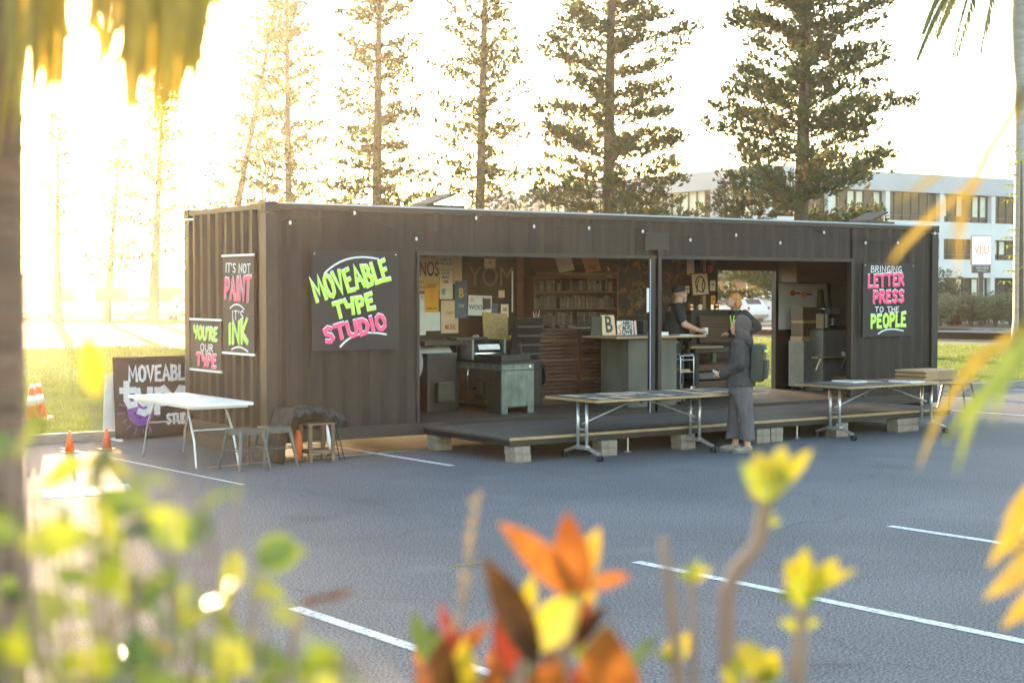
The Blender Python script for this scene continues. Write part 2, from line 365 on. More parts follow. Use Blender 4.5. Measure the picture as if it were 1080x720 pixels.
kerb("kerb", edge(93.8, -85), edge(93.8, 70), 0.18, 0.14)
flat("garden_bed", [(-13, -19.5), (-4.5, -19.5), (-5.6, -13.95), (-9.0, -13.4), (-13, -14.5)], 0.03, M['soil'])
# painted bay lines (structure)
def line(x0, y0, x1, y1, w=0.10):
    d = Vector((x1-x0, y1-y0)).normalized(); n = Vector((-d.y, d.x))*w/2
    flat("bay_line", [(x0+n.x, y0+n.y), (x0-n.x, y0-n.y), (x1-n.x, y1-n.y), (x1+n.x, y1+n.y)], 0.004, M['asphalt_line'])
line(1.36, 2.9, 1.52, -1.72); line(-1.52, 2.9, -1.20, -1.90, .045); line(12.72, 2.0, 12.96, -1.6); line(15.2, 3.0, 15.75, 0.1)
line(-0.74, -7.75, -0.48, -12.6); line(2.16, -7.68, 2.40, -12.6); line(-3.60, -7.75, -3.40, -12.6); line(5.0, -7.6, 5.25, -12.6); line(18.2, 3.0, 18.6, 0)
flat("bay_marking", [(-3.05, -1.05), (-2.15, -1.12), (-2.35, -1.85), (-3.25, -1.75)], 0.004, M['asphalt_line'])

# grass blades as one uncountable mass
def grass(name, areas, label):
    vs_, fs = [], []; rnd = random.Random(3)
    for (x0, x1, y0, y1, n, h) in areas:
        for _ in range(n):
            x = rnd.uniform(x0, x1); y = y0 + (y1-y0)*rnd.random()**1.5
            k = 0.5+0.8*(0.5+0.5*mnoise.noise(Vector((x*0.6, y*0.6, 0))))
            hh = h*k*rnd.uniform(.6, 1.3); a = rnd.uniform(0, 6.28); w = 0.006+0.0006*max(0, y)
            dx, dy = math.cos(a)*w, math.sin(a)*w; tx, ty = rnd.uniform(-.5, .5)*hh, rnd.uniform(-.5, .5)*hh
            i = len(vs_); vs_ += [(x-dx, y-dy, .05), (x+dx, y+dy, .05), (x+tx, y+ty, .055+hh)]; fs.append((i, i+1, i+2))
    me = bpy.data.meshes.new(name); me.from_pydata(vs_, [], fs); me.update()
    o = link(name, me, M['blade']); tag(o, label, "grass"); struct(o, "stuff")
grass("grass", [(-6, 4.5, 3.72, 16, 70000, .07), (-8, 12, 14, 34, 50000, .08), (14, 30, 3.72, 14, 50000, .06), (12, 36, 12, 30, 50000, .08)], "short backlit lawn grass behind the car park kerb")

# ------------------------------------------------------------------ the shipping container
CR, CH, CL, CW = 0.18, 2.896, 12.192, 2.438
CT = CR+CH; FL = 0.335
def corrugated(mb, u0, u1, z0, z1, axis='x', face=0.0, sgn=1, pitch=0.278, depth=0.030, back=0.075):
    """trapezoidal sheet with a flat inner lining; outermost plane at `face`, going inward by sgn"""
    prof = []; u = u0; a, s_ = 0.052, 0.086
    seq = [(0, 0), (a, 0), (a+s_, depth), (2*a+s_, depth), (pitch, 0)]
    while u < u1-1e-6:
        for k, (du, dd) in enumerate(seq[:-1]):
            if u+du < u1: prof.append((u+du, dd))
        u += pitch
    prof.append((u1, 0 if len(prof) % 4 in (1, 2) else depth))
    bm = mb.bm
    def P(u, d, z): return (u, face+sgn*d, z) if axis == 'x' else (face+sgn*d, u, z)
    lo = [bm.verts.new(P(u, d, z0)) for u, d in prof]; hi = [bm.verts.new(P(u, d, z1)) for u, d in prof]
    for i in range(len(prof)-1): bm.faces.new((lo[i], lo[i+1], hi[i+1], hi[i]))
    b = [bm.verts.new(P(prof[0][0], back, z0)), bm.verts.new(P(prof[-1][0], back, z0)), bm.verts.new(P(prof[-1][0], back, z1)), bm.verts.new(P(prof[0][0], back, z1))]
    bm.faces.new(b); bm.faces.new([lo[0], hi[0], b[3], b[0]]); bm.faces.new([hi[-1], lo[-1], b[1], b[2]])
    bm.faces.new(hi+[b[2], b[3]]); bm.faces.new(lo[::-1]+[b[0], b[1]])
box = thing("shipping_container", "long charcoal shipping container opened along its side as a print studio", "shipping container")
S0, S1 = CR+0.16, CT-0.07
OX0, OX1, OZ = 2.14, 10.10, 2.475
for u0, u1, z0, z1 in ((0.16, OX0-.04, S0, S1), (OX1+.04, CL-.16, S0, S1), (OX0-.04, OX1+.04, OZ+.05, S1)):
    mb = MB(); corrugated(mb, u0, u1, z0, z1, 'x', 0.014, 1, pitch=0.272); mb.build("side_panel", M['black_steel'], box)
RX0, RX1, RZ = 9.43, 10.79, 2.36
for u0, u1, z0, z1 in ((0.16, RX0-.04, S0, S1), (RX1+.04, CL-.16, S0, S1), (RX0-.04, RX1+.04, RZ+.04, S1)):
    mb = MB(); corrugated(mb, u0, u1, z0, z1, 'x', CW-0.014, -1, pitch=0.243); mb.build("rear_panel", M['black_steel'], box)
mb = MB(); corrugated(mb, 0.16, CW-0.16, S0, S1, 'y', 0.014, 1, pitch=0.245, depth=.045); mb.build("end_panel", M['black_steel'], box)
mb = MB(); corrugated(mb, 0.16, CW-0.16, S0, S1, 'y', CL-0.014, -1, pitch=0.245); mb.build("end_panel", M['black_steel'], box)
for x in (0, CL-.16):
    for y in (0, CW-.16):
        o = MB().bb(x+.004, x+.156, y+.004, y+.156, CR+.118, CT-.118, .008).build("corner_post", M['black_trim'], box)
        for z in (CR, CT-.118+.012):
            c = MB(); c.bb(x-.003, x+.163, y-.003, y+.163, z, z+.118, .008)
            k = c.build("corner_casting", M['black_trim'], o)
            h = MB()
            fy = -.0055 if y == 0 else CW-.16+.1655; fx = -.0055 if x == 0 else CL-.16+.1655
            h.cyl((x+.08, fy-.001, z+.06), (x+.08, fy+.001, z+.06), .028, seg=14); h.cyl((fx-.001, y+.08, z+.06), (fx+.001, y+.08, z+.06), .028, seg=14)
            h.build("hole_shade", M['rubber'], k)  # flat black discs stand for the shade inside the casting openings
for y in (0.004, CW-.064):
    MB().bb(.16, CL-.16, y, y+.06, S1, CT-.006, .006).build("top_rail", M['black_trim'], box)
    MB().bb(.16, CL-.16, y-.004, y+.056, CR+.012, S0, .006).build("bottom_rail", M['black_trim'], box)
for x in (0.004, CL-.064):
    MB().bb(x, x+.06, .16, CW-.16, S1, CT-.006, .006).build("top_rail", M['black_trim'], box)
    MB().bb(x, x+.06, .16, CW-.16, CR+.012, S0, .006).build("bottom_rail", M['black_trim'], box)
MB().bb(.065, CL-.065, .066, CW-.066, CT-.05, CT-.02).build("roof", M['black_steel'], box)
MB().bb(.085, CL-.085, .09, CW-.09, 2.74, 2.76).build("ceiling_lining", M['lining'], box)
MB().bb(.3, CL-.3, .035, CW-.2, CT-.0195, CT+.018).build("roof_sheeting", M['wall_grey'], box)
fm = pm("container floor boards", (0.07, 0.052, 0.042), (0.042, 0.031, 0.025), 4, 0.6, stretch=(.4, 5, 3), bands=(1, 7.1, .03, .2))
MB().bb(.07, CL-.07, .062, CW-.062, CR+.03, FL).build("floor", fm, box)
# frame round the side opening, rear doorway frame, lintel plate and post
f = MB(); f.bb(OX0-.04, OX1+.04, -.006, .09, OZ, OZ+.05); f.build("opening_frame", M['black_trim'], box)
for x in (OX0-.04, OX1): MB().bb(x, x+.04, -.006, .09, S0, OZ).build("opening_frame", M['black_trim'], box)
for x in (RX0-.04, RX1): MB().bb(x, x+.04, CW-.10, CW+.004, FL, RZ).build("door_frame", M['black_trim'], box)
MB().bb(RX0-.04, RX1+.04, CW-.10, CW+.004, RZ, RZ+.04).build("door_frame", M['black_trim'], box)
MB().bb(5.86, 6.30, -.022, -.007, 2.60, 2.84, .003).build("lintel_plate", M['black_trim'], box)
p = MB(); p.bb(5.97, 6.045, -.03, .05, .30, OZ-.001, .004); p.bb(6.085, 6.15, -.045, .035, .30, 2.60, .004); p.build("support_post", M['black_trim'], box)
# lining of the interior walls, timber studs
for x in (7.05, 9.05): MB().bb(x, x+.07, CW-.155, CW-.09, FL, 2.73).build("wall_stud", M['tan_wood'], box)
MB().bb(10.86, 12.05, CW-.105, CW-.09, 1.35, 2.15).build("wall_board", M['wall_white'], box)
MB().bb(10.84, 12.05, 1.9, CW-.09, 2.16, 2.7, .01).build("wall_cupboard", M['case_wood'], box)
# two roof hatches propped open
for i, (x, lab) in enumerate(((2.85, "open roof hatch near the left end of the container roof"), (11.35, "open roof hatch near the right end of the container roof"))):
    h = thing("roof_hatch", lab, "roof hatch", (x, .75, CT+.022), group="hatches propped open on the container roof")
    MB().bb(-.30, .30, -.28, .28, 0, .06, .01).build("hatch_frame", M['black_trim'], h)
    MB().box((-.02, 0, .14), (.46, .46, .03), (0, R(-20), 0), .008).build("lid", M['lining'], h)
    for y in (-.18, .18): MB().cyl((.15, y, .055), (.15, y, .20), .010).build("stay", M['silver'], h)
# bearers under the container
for i, (x, lab) in enumerate(((.05, "timber sleeper under the left end of the container"), (4.0, "timber sleeper under the container left of its middle"), (8.1, "timber sleeper under the container right of its middle"), (11.9, "timber sleeper under the right end of the container"))):
    o = MB().bb(-.1, .1, .02, CW-.02, 0, CR, .012).build("sleeper", M['sleeper']); o.location = (x+.05, 0, 0); tag(o, lab, "sleeper", "sleepers the container stands on")

# ------------------------------------------------------------------ hand lettered signs
SF = {  # brush strokes in a box 0..1 wide, 0..1 high
 'M': (.95, [[(0, 0), (.05, 1), (.45, .3), (.85, 1), (.95, 0)]]), 'O': (.8, [[(.4, 1), (.12, .82), (.02, .45), (.15, .08), (.42, 0), (.7, .15), (.8, .55), (.68, .88), (.4, 1)]]),
 'V': (.75, [[(0, 1), (.35, 0), (.75, 1)]]), 'E': (.65, [[(.65, 1), (.08, .95), (0, .02), (.62, 0)], [(.05, .5), (.5, .54)]]),
 'A': (.8, [[(0, 0), (.38, 1), (.8, 0)], [(.15, .35), (.62, .35)]]), 'B': (.7, [[(0, 0), (.05, 1), (.5, .95), (.6, .75), (.45, .55), (.06, .5)], [(.45, .54), (.7, .32), (.55, .05), (0, 0)]]),
 'L': (.6, [[(.08, 1), (0, .02), (.6, .04)]]), 'T': (.8, [[(0, .96), (.8, 1)], [(.4, .97), (.36, 0)]]),
 'Y': (.75, [[(0, 1), (.12, .55), (.6, .52)], [(.75, 1), (.5, 0)]]), 'P': (.65, [[(.0, 0), (.05, 1), (.5, .97), (.65, .75), (.5, .5), (.04, .42)]]),
 'S': (.7, [[(.68, .88), (.4, 1), (.08, .85), (.12, .6), (.55, .42), (.62, .18), (.35, 0), (0, .1)]]), 'U': (.75, [[(.02, 1), (0, .25), (.25, 0), (.58, .05), (.72, .35), (.75, 1)]]),
 'D': (.75, [[(.05, 1), (.0, 0), (.45, .05), (.73, .4), (.68, .78), (.4, .98), (0.05, 1)]]), 'I': (.18, [[(.1, 1), (.06, 0)]]),
 'N': (.8, [[(0, 0), (.05, 1), (.7, .04), (.8, 1)]]), 'K': (.7, [[(.05, 1), (0, 0)], [(.68, 1), (.06, .42), (.7, 0)]]),
 'R': (.7, [[(0, 0), (.05, 1), (.5, .97), (.64, .75), (.5, .55), (.04, .47)], [(.25, .5), (.7, 0)]]),
 'G': (.75, [[(.7, .85), (.4, 1), (.08, .75), (.05, .3), (.3, 0), (.65, .1), (.7, .45), (.4, .45)]]),
 'H': (.72, [[(0, 1), (.02, 0)], [(.7, 1), (.68, 0)], [(0, .5), (.7, .52)]]), "'": (.12, [[(.08, 1), (.02, .78)]]), ' ': (.35, []),
 't': (.62, [[(.25, 1.1), (.22, .3), (.35, .05), (.62, .1)], [(0, .75), (.6, .75)]]), 'y': (.7, [[(0, .75), (.05, .3), (.3, .1), (.6, .2)], [(.66, .78), (.62, -.2), (.3, -.35), (.05, -.25)]]),
 'p': (.7, [[(.0, -.35), (.05, .75)], [(.05, .6), (.4, .78), (.66, .5), (.5, .1), (.05, .08)]]), 'e': (.65, [[(.05, .42), (.6, .45), (.5, .72), (.25, .76), (.04, .45), (.2, .08), (.62, .12)]]),
}
def lettering(parent, txt, x0, y0, x1, y1, h, w, mat, name="lettering", off=(0, 0), y=-.001, shear=0.0, hend=None, jit=0.0):
    """a brushed word from baseline start (x0,y0) to baseline end (x1,y1), letters h tall"""
    mb = MB(); rnd = random.Random(len(txt)*7+int(h*1000))
    ws = [SF[c][0] for c in txt]; gap = .30; tot = sum(ws)+gap*(len(ws)-1)
    d = Vector((x1-x0, y1-y0)); L = d.length; d.normalize(); n = Vector((-d.y, d.x)); sx = L/tot; u = 0
    for i, c in enumerate(txt):
        hh = h + ((hend or h)-h)*(i/max(1, len(txt)-1)); jy = rnd.uniform(-jit, jit)*h
        for st in SF[c][1]:
            pts = [(x0+off[0]+d.x*(u+px)*sx + n.x*(py*hh+jy) + shear*py*hh, y0+off[1]+d.y*(u+px)*sx + n.y*(py*hh+jy)) for px, py in st]
            mb.ribbon(pts, w)
        u += ws[i]+gap
    o = mb.build(name, mat, parent); o.location = (0, y, 0); return o
def arc(parent, pts, w, mat, y=-.001):
    # smooth quadratic through three points
    a, b, c = [Vector(p) for p in pts]; ctrl = b*2-(a+c)/2
    o = MB().ribbon([((1-t)**2*a + 2*t*(1-t)*ctrl + t*t*c)[:] for t in [i/10 for i in range(11)]], w).build("flourish", mat, parent); o.location = (0, y, 0); return o
def board(name, label, loc, rz, w, h, screws=True):
    t = thing(name, label, "sign", loc, rz)
    MB().bb(0, w, 0, .012, 0, h, .002).build("panel", M['chalk_black'], t)
    if screws:
        for x in (.04, w-.04):
            MB().cyl((x, .001, h-.04), (x, -.006, h-.04), .009, seg=10).build("screw", M['silver'], t)
    return t
WHT, GRN, PNK = M['chalk_white'], M['neon_green'], M['neon_pink']
def two_tone(t, txt, x0, y0, x1, y1, h, w, mat, **k):
    dx, dy = k.pop('d', (.004, .016)); lettering(t, txt, x0, y0, x1, y1, h, w, WHT, off=(dx, dy), y=-.001, **k)
    lettering(t, txt, x0, y0, x1, y1, h, w, mat, y=-.0085, **k)
s1 = board("hand_lettered_sign", "square black sign lettered MOVEABLE TYPE STUDIO left of the opening", (.60, -.012, 1.292), 0, 1.225, 1.225)
two_tone(s1, "MOVEABLE", .07, .61, 1.10, .88, .27, .046, GRN, shear=-.12, hend=.24, jit=.03)
two_tone(s1, "TYPE", .34, .40, .88, .515, .18, .046, GRN, shear=-.1, jit=.04)
two_tone(s1, "STUDIO", .20, .10, 1.04, .27, .17, .048, PNK, shear=-.1, jit=.03)
arc(s1, [(.19, .96), (.52, 1.13), (.93, 1.13)], .022, WHT); arc(s1, [(.39, .05), (.66, .20), (1.04, .19)], .024, WHT)
s2 = board("hand_lettered_sign", "black sign lettered BRINGING LETTERPRESS TO THE PEOPLE right of the opening", (10.36, -.012, 1.285), 0, 1.22, 1.18)
lettering(s2, "BRINGING", .18, 1.03, .90, 1.03, .10, .014, WHT)
two_tone(s2, "LETTER", .12, .79, .94, .83, .19, .042, PNK, hend=.18, jit=.03)
two_tone(s2, "PRESS", .24, .54, .95, .56, .18, .044, PNK, jit=.03)
lettering(s2, "TO THE", .28, .40, .84, .40, .08, .014, WHT)
two_tone(s2, "PEOPLE", .19, .15, 1.0, .17, .19, .042, GRN, hend=.21, jit=.03)
arc(s2, [(.36, .05), (.60, .12), (.95, .09)], .022, WHT)
# two hanging panels on the end wall (seen from the left): local x runs towards the camera
def hanging(label, y, z, w, h):
    t = thing("hanging_sign", label, "sign", (-.006, y, z), R(-90))
    MB().bb(0, w, 0, .010, 0, h, .002).build("panel", M['chalk_black'], t)
    for zz in (h, 0): MB().bb(-.015, w+.015, -.012, .008, zz-.012, zz+.016, .003).build("rail", M['white_paint'], t)
    return t
s3 = hanging("tall narrow sign lettered IT'S NOT PAINT IT'S INK on the end wall", 1.21, 1.25, .89, 1.21)
lettering(s3, "IT'S NOT", .10, 1.01, .80, .99, .11, .017, WHT)
two_tone(s3, "PAINT", .08, .68, .80, .64, .24, .044, PNK, hend=.30)
arc(s3, [(.22, .56), (.42, .61), (.62, .55)], .02, WHT); lettering(s3, "IT'S", .28, .42, .60, .42, .11, .017, WHT)
two_tone(s3, "INK", .20, .12, .72, .14, .23, .05, GRN, hend=.28)
arc(s3, [(.26, .05), (.48, .085), (.72, .04)], .02, WHT)
s4 = hanging("small sign lettered YOU'RE OUR TYPE low on the end wall", 2.22, 1.0, .95, .655)
two_tone(s4, "YOU'RE", .12, .41, .84, .39, .155, .032, GRN, jit=.03)
lettering(s4, "OUR", .32, .255, .70, .25, .09, .016, WHT)
two_tone(s4, "TYPE", .20, .06, .80, .05, .15, .036, PNK)

# festoon lights
fl = thing("festoon_lights", "string of small white bulbs strung in a zigzag along the container header", "string lights")
bp_ = [(.31, 2.83), (1.19, 2.97), (2.08, 2.67), (2.99, 2.957), (3.92, 2.87), (4.85, 2.87), (5.81, 2.845), (6.70, 2.742), (7.6, 2.83), (8.51, 2.732), (9.45, 2.909), (10.39, 2.764), (11.15, 2.777), (12.05, 2.95)]
cab = []
for a, b in zip(bp_, bp_[1:]):
    for i in range(6):
        t_ = i/6; cab.append((a[0]+(b[0]-a[0])*t_, -.02, a[1]+.075+(b[1]-a[1])*t_-.05*math.sin(math.pi*t_)))
MB().tube([(.06, -.012, 2.8)]+cab+[(12.08, -.02, 3.0)], .004, 5).build("cable", M['rubber'], fl)
for x, z in bp_:
    q = MB(); q.cyl((x, -.02, z+.082), (x, -.026, z+.035), .014, seg=8); bo = q.build("bulb_socket", M['rubber'], fl)
    MB().ball((x, -.028, z+.012), (.018, .018, .026), 10).build("bulb", M['paper'], bo, True)

# ------------------------------------------------------------------ timber deck on concrete pavers
DX0, DX1, DY, DZ = 2.20, 10.16, -1.90, .295
dk = thing("timber_deck", "low weathered timber deck folded out in front of the container opening", "deck")
b = MB(); nb = 14; wv = (-.012-DY)/nb
for i in range(nb):
    y = DY+.004+i*wv
    segs = [DX0+.004, DX0+2.1+(i % 3)*.5, DX0+4.9+((i*2) % 3)*.4, DX1-.004]
    for a, c in zip(segs, segs[1:]): b.bb(a, c-.004, y, y+wv-.006, DZ-.028, DZ+random.uniform(-.002, .002), .003)
b.build("deck_boards", M['deck'], dk)
MB().bb(DX0, DX1, DY-.016, DY+.0, DZ-.03, DZ+.004, .003).build("edge_strip", M['edge_wood'], dk)
f = MB(); f.bb(DX0+.01, DX1-.01, DY+.004, DY+.05, DZ-.095, DZ-.031); f.bb(DX0+.01, DX0+.06, DY+.055, -.02, DZ-.095, DZ-.031); f.bb(DX1-.06, DX1-.01, DY+.055, -.02, DZ-.095, DZ-.031)
for x in (3.6, 5.0, 6.4, 7.8, 9.1): f.bb(x, x+.05, DY+.055, -.02, DZ-.095, DZ-.031)
f.build("frame", M['black_trim'], dk)
def paver(x, y, z, rz, label, grp, h=.095, w=.24, d=.2):
    o = MB().box((0, 0, h/2), (w, d, h), None, .008).build("concrete_paver", M['block']); o.location = (x, y, z); o.rotation_euler = (0, 0, rz)
    return tag(o, label, "paver", grp)
PG = "concrete pavers propping up the deck"
for (x, y, rz, lab, n) in ((2.38, -1.82, .06, "left front corner of the deck", 2), (3.68, -1.84, -.04, "deck edge behind the left legs of the laden table", 2), (4.98, -1.82, .03, "deck edge just left of the hooded person", 2),
        (6.33, -1.82, 0, "deck edge just right of the hooded person's trousers", 2), (6.60, -1.78, .08, "deck edge, right hand stack of the close pair", 2), (7.85, -1.80, 0, "deck edge by the left wheel of the right table", 2),
        (9.08, -1.82, .05, "deck edge under the right end of the right table", 2), (9.34, -1.8, -.05, "deck edge, rightmost stack", 2), (2.36, -.12, 0, "container, at the back left corner of the deck", 2)):
    for k in range(n): paver(x+random.uniform(-.01, .01), y, k*.096, rz+random.uniform(-.04, .04), ("lower" if k == 0 else "upper")+" paver under the "+lab, PG)
for x in (2.42, 3.72, 5.02, 6.45, 7.9, 9.15):     # levelling feet on top of the stacks belong to the deck
    MB().cyl((x, -1.84, .189), (x, -1.84, DZ-.094), .018).build("levelling_foot", M['grey_steel'], dk)
# jack on bare ground between the stacks
for x in (4.15, 7.15):
    q = MB(); q.cyl((x, -1.72, 0), (x, -1.72, DZ-.094), .014); q.cyl((x, -1.72, 0), (x, -1.72, .012), .05, .035); q.build("screw_jack", M['silver'], dk)

# ------------------------------------------------------------------ flip top tables
def flip_table(label, x0, x1, y0, y1, lx0, lx1):
    cx, cy = (x0+x1)/2, (y0+y1)/2; t = thing("flip_top_table", label, "table", (cx, cy, 0), group="wheeled folding tables in front of the deck")
    H = .74
    MB().bb(x0-cx+.006, x1-cx-.006, y0-cy+.006, y1-cy-.006, H-.028, H, .003).build("tabletop", M['top_brown'], t)
    e = MB()
    e.bb(x0-cx, x1-cx, y0-cy-.006, y0-cy+.0055, H-.032, H-.003, .003); e.bb(x0-cx, x1-cx, y1-cy-.0055, y1-cy+.006, H-.032, H-.003, .003)
    e.bb(x0-cx-.006, x0-cx+.0055, y0-cy+.007, y1-cy-.007, H-.032, H-.003, .003); e.bb(x1-cx-.0055, x1-cx+.006, y0-cy+.007, y1-cy-.007, H-.032, H-.003, .003)
    e.build("edge_band", M['edge_wood'], t)
    yb = y0-cy+.42
    for lx in (lx0-cx, lx1-cx):
        for dy in (-.085, .085): MB().cyl((lx, yb+dy, .155), (lx, yb+dy, H-.03), .021, seg=14).build("leg", M['silver'], t, True)
        MB().bb(lx-.03, lx+.03, yb-.32, yb+.32, H-.055, H-.0285, .006).build("top_bracket", M['grey_steel'], t)
        MB().cyl((lx, yb-.085, .36), (lx, yb+.085, .36), .012).build("leg_rung", M['silver'], t)
        fo = MB(); fo.box((lx, yb, .145), (.06, .24, .05), None, .012)
        for s in (-1, 1):
            a = Vector((lx, yb+s*.10, .150)); b2 = Vector((lx, yb+s*.33, .082)); d = b2-a
            fo.box((a+b2)/2, (.05, d.length, .034), (math.atan2(d.z, d.y) if s > 0 else math.atan2(-d.z, -d.y), 0, 0), .01)
        fo.build("foot", M['silver'], t)
        for s in (-1, 1):
            yy = yb+s*.345; w = MB(); w.cyl((lx-.032, yy, .036), (lx-.012, yy, .036), .036, seg=18); w.cyl((lx+.012, yy, .036), (lx+.032, yy, .036), .036, seg=18)
            wo_ = w.build("caster", M['rubber'], t); MB().cyl((lx, yy, .03), (lx, yy-s*.012, .085), .012).build("caster_fork", M['grey_steel'], wo_)
    mid = (lx0+lx1)/2-cx
    for lx in (lx0-cx, lx1-cx): MB().cyl((lx, yb, .43), (mid+(.07 if lx > mid else -.07), yb, H-.05), .010).build("brace", M['silver'], t)
    MB().cyl((lx0-cx, yb+.02, H-.07), (lx1-cx, yb+.02, H-.07), .014).build("cross_tube", M['grey_steel'], t)
    k = MB(); k.cyl((mid, yb-.03, H-.075), (mid, yb-.045, H-.075), .03); k.build("latch", M['grey_steel'], t)
    return t
flip_table("wheeled folding table laid with prints, its right end behind the hooded person", 3.05, 5.86, -2.47, -1.46, 3.17, 4.98)
flip_table("wheeled folding table with a stack of boards, in front of the right deck end", 7.36, 10.12, -2.45, -1.46, 7.56, 9.46)
def sheet(x, y, z, w, d, rz, mat, label, name="printed_sheet", cat="print", th=.003, ink=None, grp=None, lines=4):
    t = thing(name, label, cat, (x, y, z), rz, grp)
    MB().bb(-w/2, w/2, -d/2, d/2, 0, th).build("sheet", mat, t)
    if ink:
        k = MB()
        for i in range(lines):
            yy = d*(.34-.68*i/max(1, lines-1)); ww = w*random.uniform(.25, .4); hh = d*.28/lines
            n = random.randint(4, 7)
            for j in range(n):
                xx = -ww+2*ww*(j+.5)/n; k.bb(xx-ww/n*.75, xx+ww/n*.75, yy-hh, yy+hh, th, th+.0006)
        k.build("printing", ink, t)
    return t
rnd = random.Random(11)
cols = ["dark blue grey", "tan", "grey", "brown", "pale grey", "charcoal"]
pm_dark = pm("slate printed card", (0.10, 0.088, 0.085), (0.06, 0.052, 0.05), 8, 0.75); pm_grey = pm("grey card", (0.22, 0.20, 0.19), (0.15, 0.135, 0.13), 8, 0.75)
pmats = {"slate": pm_dark, "tan": M['kraft'], "grey": pm_grey, "walnut brown": M['case_wood'], "white": M['paper']}
G1 = "prints laid out on the left folding table"
seq = ["slate", "walnut brown", "grey", "slate", "grey", "tan", "slate", "grey"]
place = ["at its left end", "second from the left end", "third from the left end", "fourth from the left end", "at mid table", "right of mid table", "near the hooded person", "beside the hooded person's arm"]
for i in range(8):
    for j, row in enumerate(("front", "back")):
        c = seq[(i+j*3) % 8]
        sheet(3.27+i*.335, -2.24+j*.5, .741, .29, .42, rnd.uniform(-.06, .06), pmats[c], f"{c} print in the {row} row of the left table, {place[i]}", ink=M['ink'] if c in ("tan", "grey") else M['kraft'], grp=G1)
G2 = "prints laid out on the right folding table"
seq = ["slate", "grey", "slate", "grey", "white", "tan"]; place = ["at its left end", "second from the left", "third from the left", "fourth from the left", "fifth from the left", "next to the stack of boards"]
for i in range(6):
    for j, row in enumerate(("front", "back")):
        if i == 5 and j == 1: continue
        c = seq[(i+j*2) % 6]
        sheet(7.56+i*.31, -2.22+j*.5, .741, .27, .42, rnd.uniform(-.06, .06), pmats[c], f"{c} print in the {row} row of the right table, {place[i]}", ink=M['ink'], grp=G2, th=.004 if c != "white" else .018)
for k in range(5):
    o = MB().bb(-.36, .36, -.27, .27, 0, .026, .003).build("drying_board", M['tan_wood']); o.location = (9.70+(.015 if k % 2 else -.03), -1.84, .741+k*.0275); o.rotation_euler = (0, 0, rnd.uniform(-.05, .05))
    tag(o, ["lowest", "second lowest", "middle", "second highest", "topmost"][k]+" timber board in the stack on the right table", "board", "stack of timber boards on the right table")
sg = thing("sunglasses", "small pair of dark glasses with pale lenses on the back edge of the left table", "glasses", (5.35, -1.60, .74), .3)
for s in (-1, 1):
    MB().ball((s*.034, 0, .022), (.028, .006, .02), 10).build("lens", M['paper'] if s < 0 else pm_grey, sg)
    MB().cyl((s*.062, 0, .03), (s*.065, .12, .008), .003, seg=6).build("temple", M['rubber'], sg)
MB().cyl((-.012, 0, .03), (.012, 0, .03), .003, seg=6).build("bridge", M['rubber'], sg)

M['old_timber'] = pm('old brown timber', (0.20, 0.13, 0.085), (0.13, 0.085, 0.055), 8, .8)
# ------------------------------------------------------------------ left of the container
wt = thing("trestle_table", "white plastic folding table with bent tube legs by the container corner", "table", (-.74, .57, 0))
MB().bb(-.385, .385, -.96, .96, .705, .745, .012).build("tabletop", M['plastic_white'], wt)
f = MB(); f.bb(-.34, .34, -.90, .90, .680, .704); f.build("apron", M['plastic_white'], wt)
for s in (-1, 1):
    for x in (-.25, .25):
        MB().tube([(x*.9, s*.50, .68), (x*.95, s*.55, .60), (x, s*.66, .42), (x, s*.72, .30), (x*1.05, s*.80, .03), (x*1.05, s*.805, .0)], .0135, 8).build("leg", M['silver'], wt, True)
    MB().cyl((-.25, s*.66, .42), (.25, s*.66, .42), .010).build("leg_rung", M['silver'], wt)
def metal_stool(label, x, y, rz, grp="metal stools", h=.46, s=.155):
    t = thing("metal_stool", label, "stool", (x, y, 0), rz, grp)
    MB().bb(-s, s, -s, s, h-.022, h, .014).build("seat", M['grey_steel'], t)
    MB().bb(-s+.006, s-.006, -s+.006, s-.006, h-.065, h-.0225, .004).build("seat_skirt", M['grey_steel'], t)
    for a in (-1, 1):
        for b_ in (-1, 1):
            p0 = Vector((a*(s-.016), b_*(s-.016), h-.03)); p1 = Vector((a*(s+.052), b_*(s+.052), .012))
            lg = MB(); lg.cyl(p0, p1, .024, .016, seg=6).cyl(p1, p1-Vector((0, 0, .012)), .02); lg.build("leg", M['grey_steel'], t)
    c = MB(); k = s+.018
    for a in (-1, 1): c.cyl((-k, a*k, .22), (k, a*k, .22), .007, seg=6); c.cyl((a*k, -k, .225), (a*k, k, .225), .007, seg=6)
    c.build("cross_brace", M['grey_steel'], t); return t
metal_stool("grey metal stool half under the white trestle table", -.58, -.62, .15)
metal_stool("grey metal stool beside the draped timber frame", -.16, -.52, -.1)
metal_stool("grey metal stool standing alone on the asphalt right of the container", 13.25, .45, .3, h=.47, s=.19)
t = thing("trestle_table", "pale topped table beyond the lone metal stool, right of the container", "table", (13.6, 2.25, 0))
MB().bb(-.75, .75, -.35, .35, .70, .735, .008).build("tabletop", M['plastic_white'], t)
for x in (-.55, .55):
    for y in (-.28, .28): MB().cyl((x, y, 0), (x*.92, y*.8, .70), .014).build("leg", M['grey_steel'], t)
o = MB().ball((0, 0, .035), (.11, .07, .035), 12).build("folded_cloth", M['paper'], None, True); o.location = (14.0, 2.1, .735); tag(o, "white folded cloth on the pale table right of the container", "cloth")
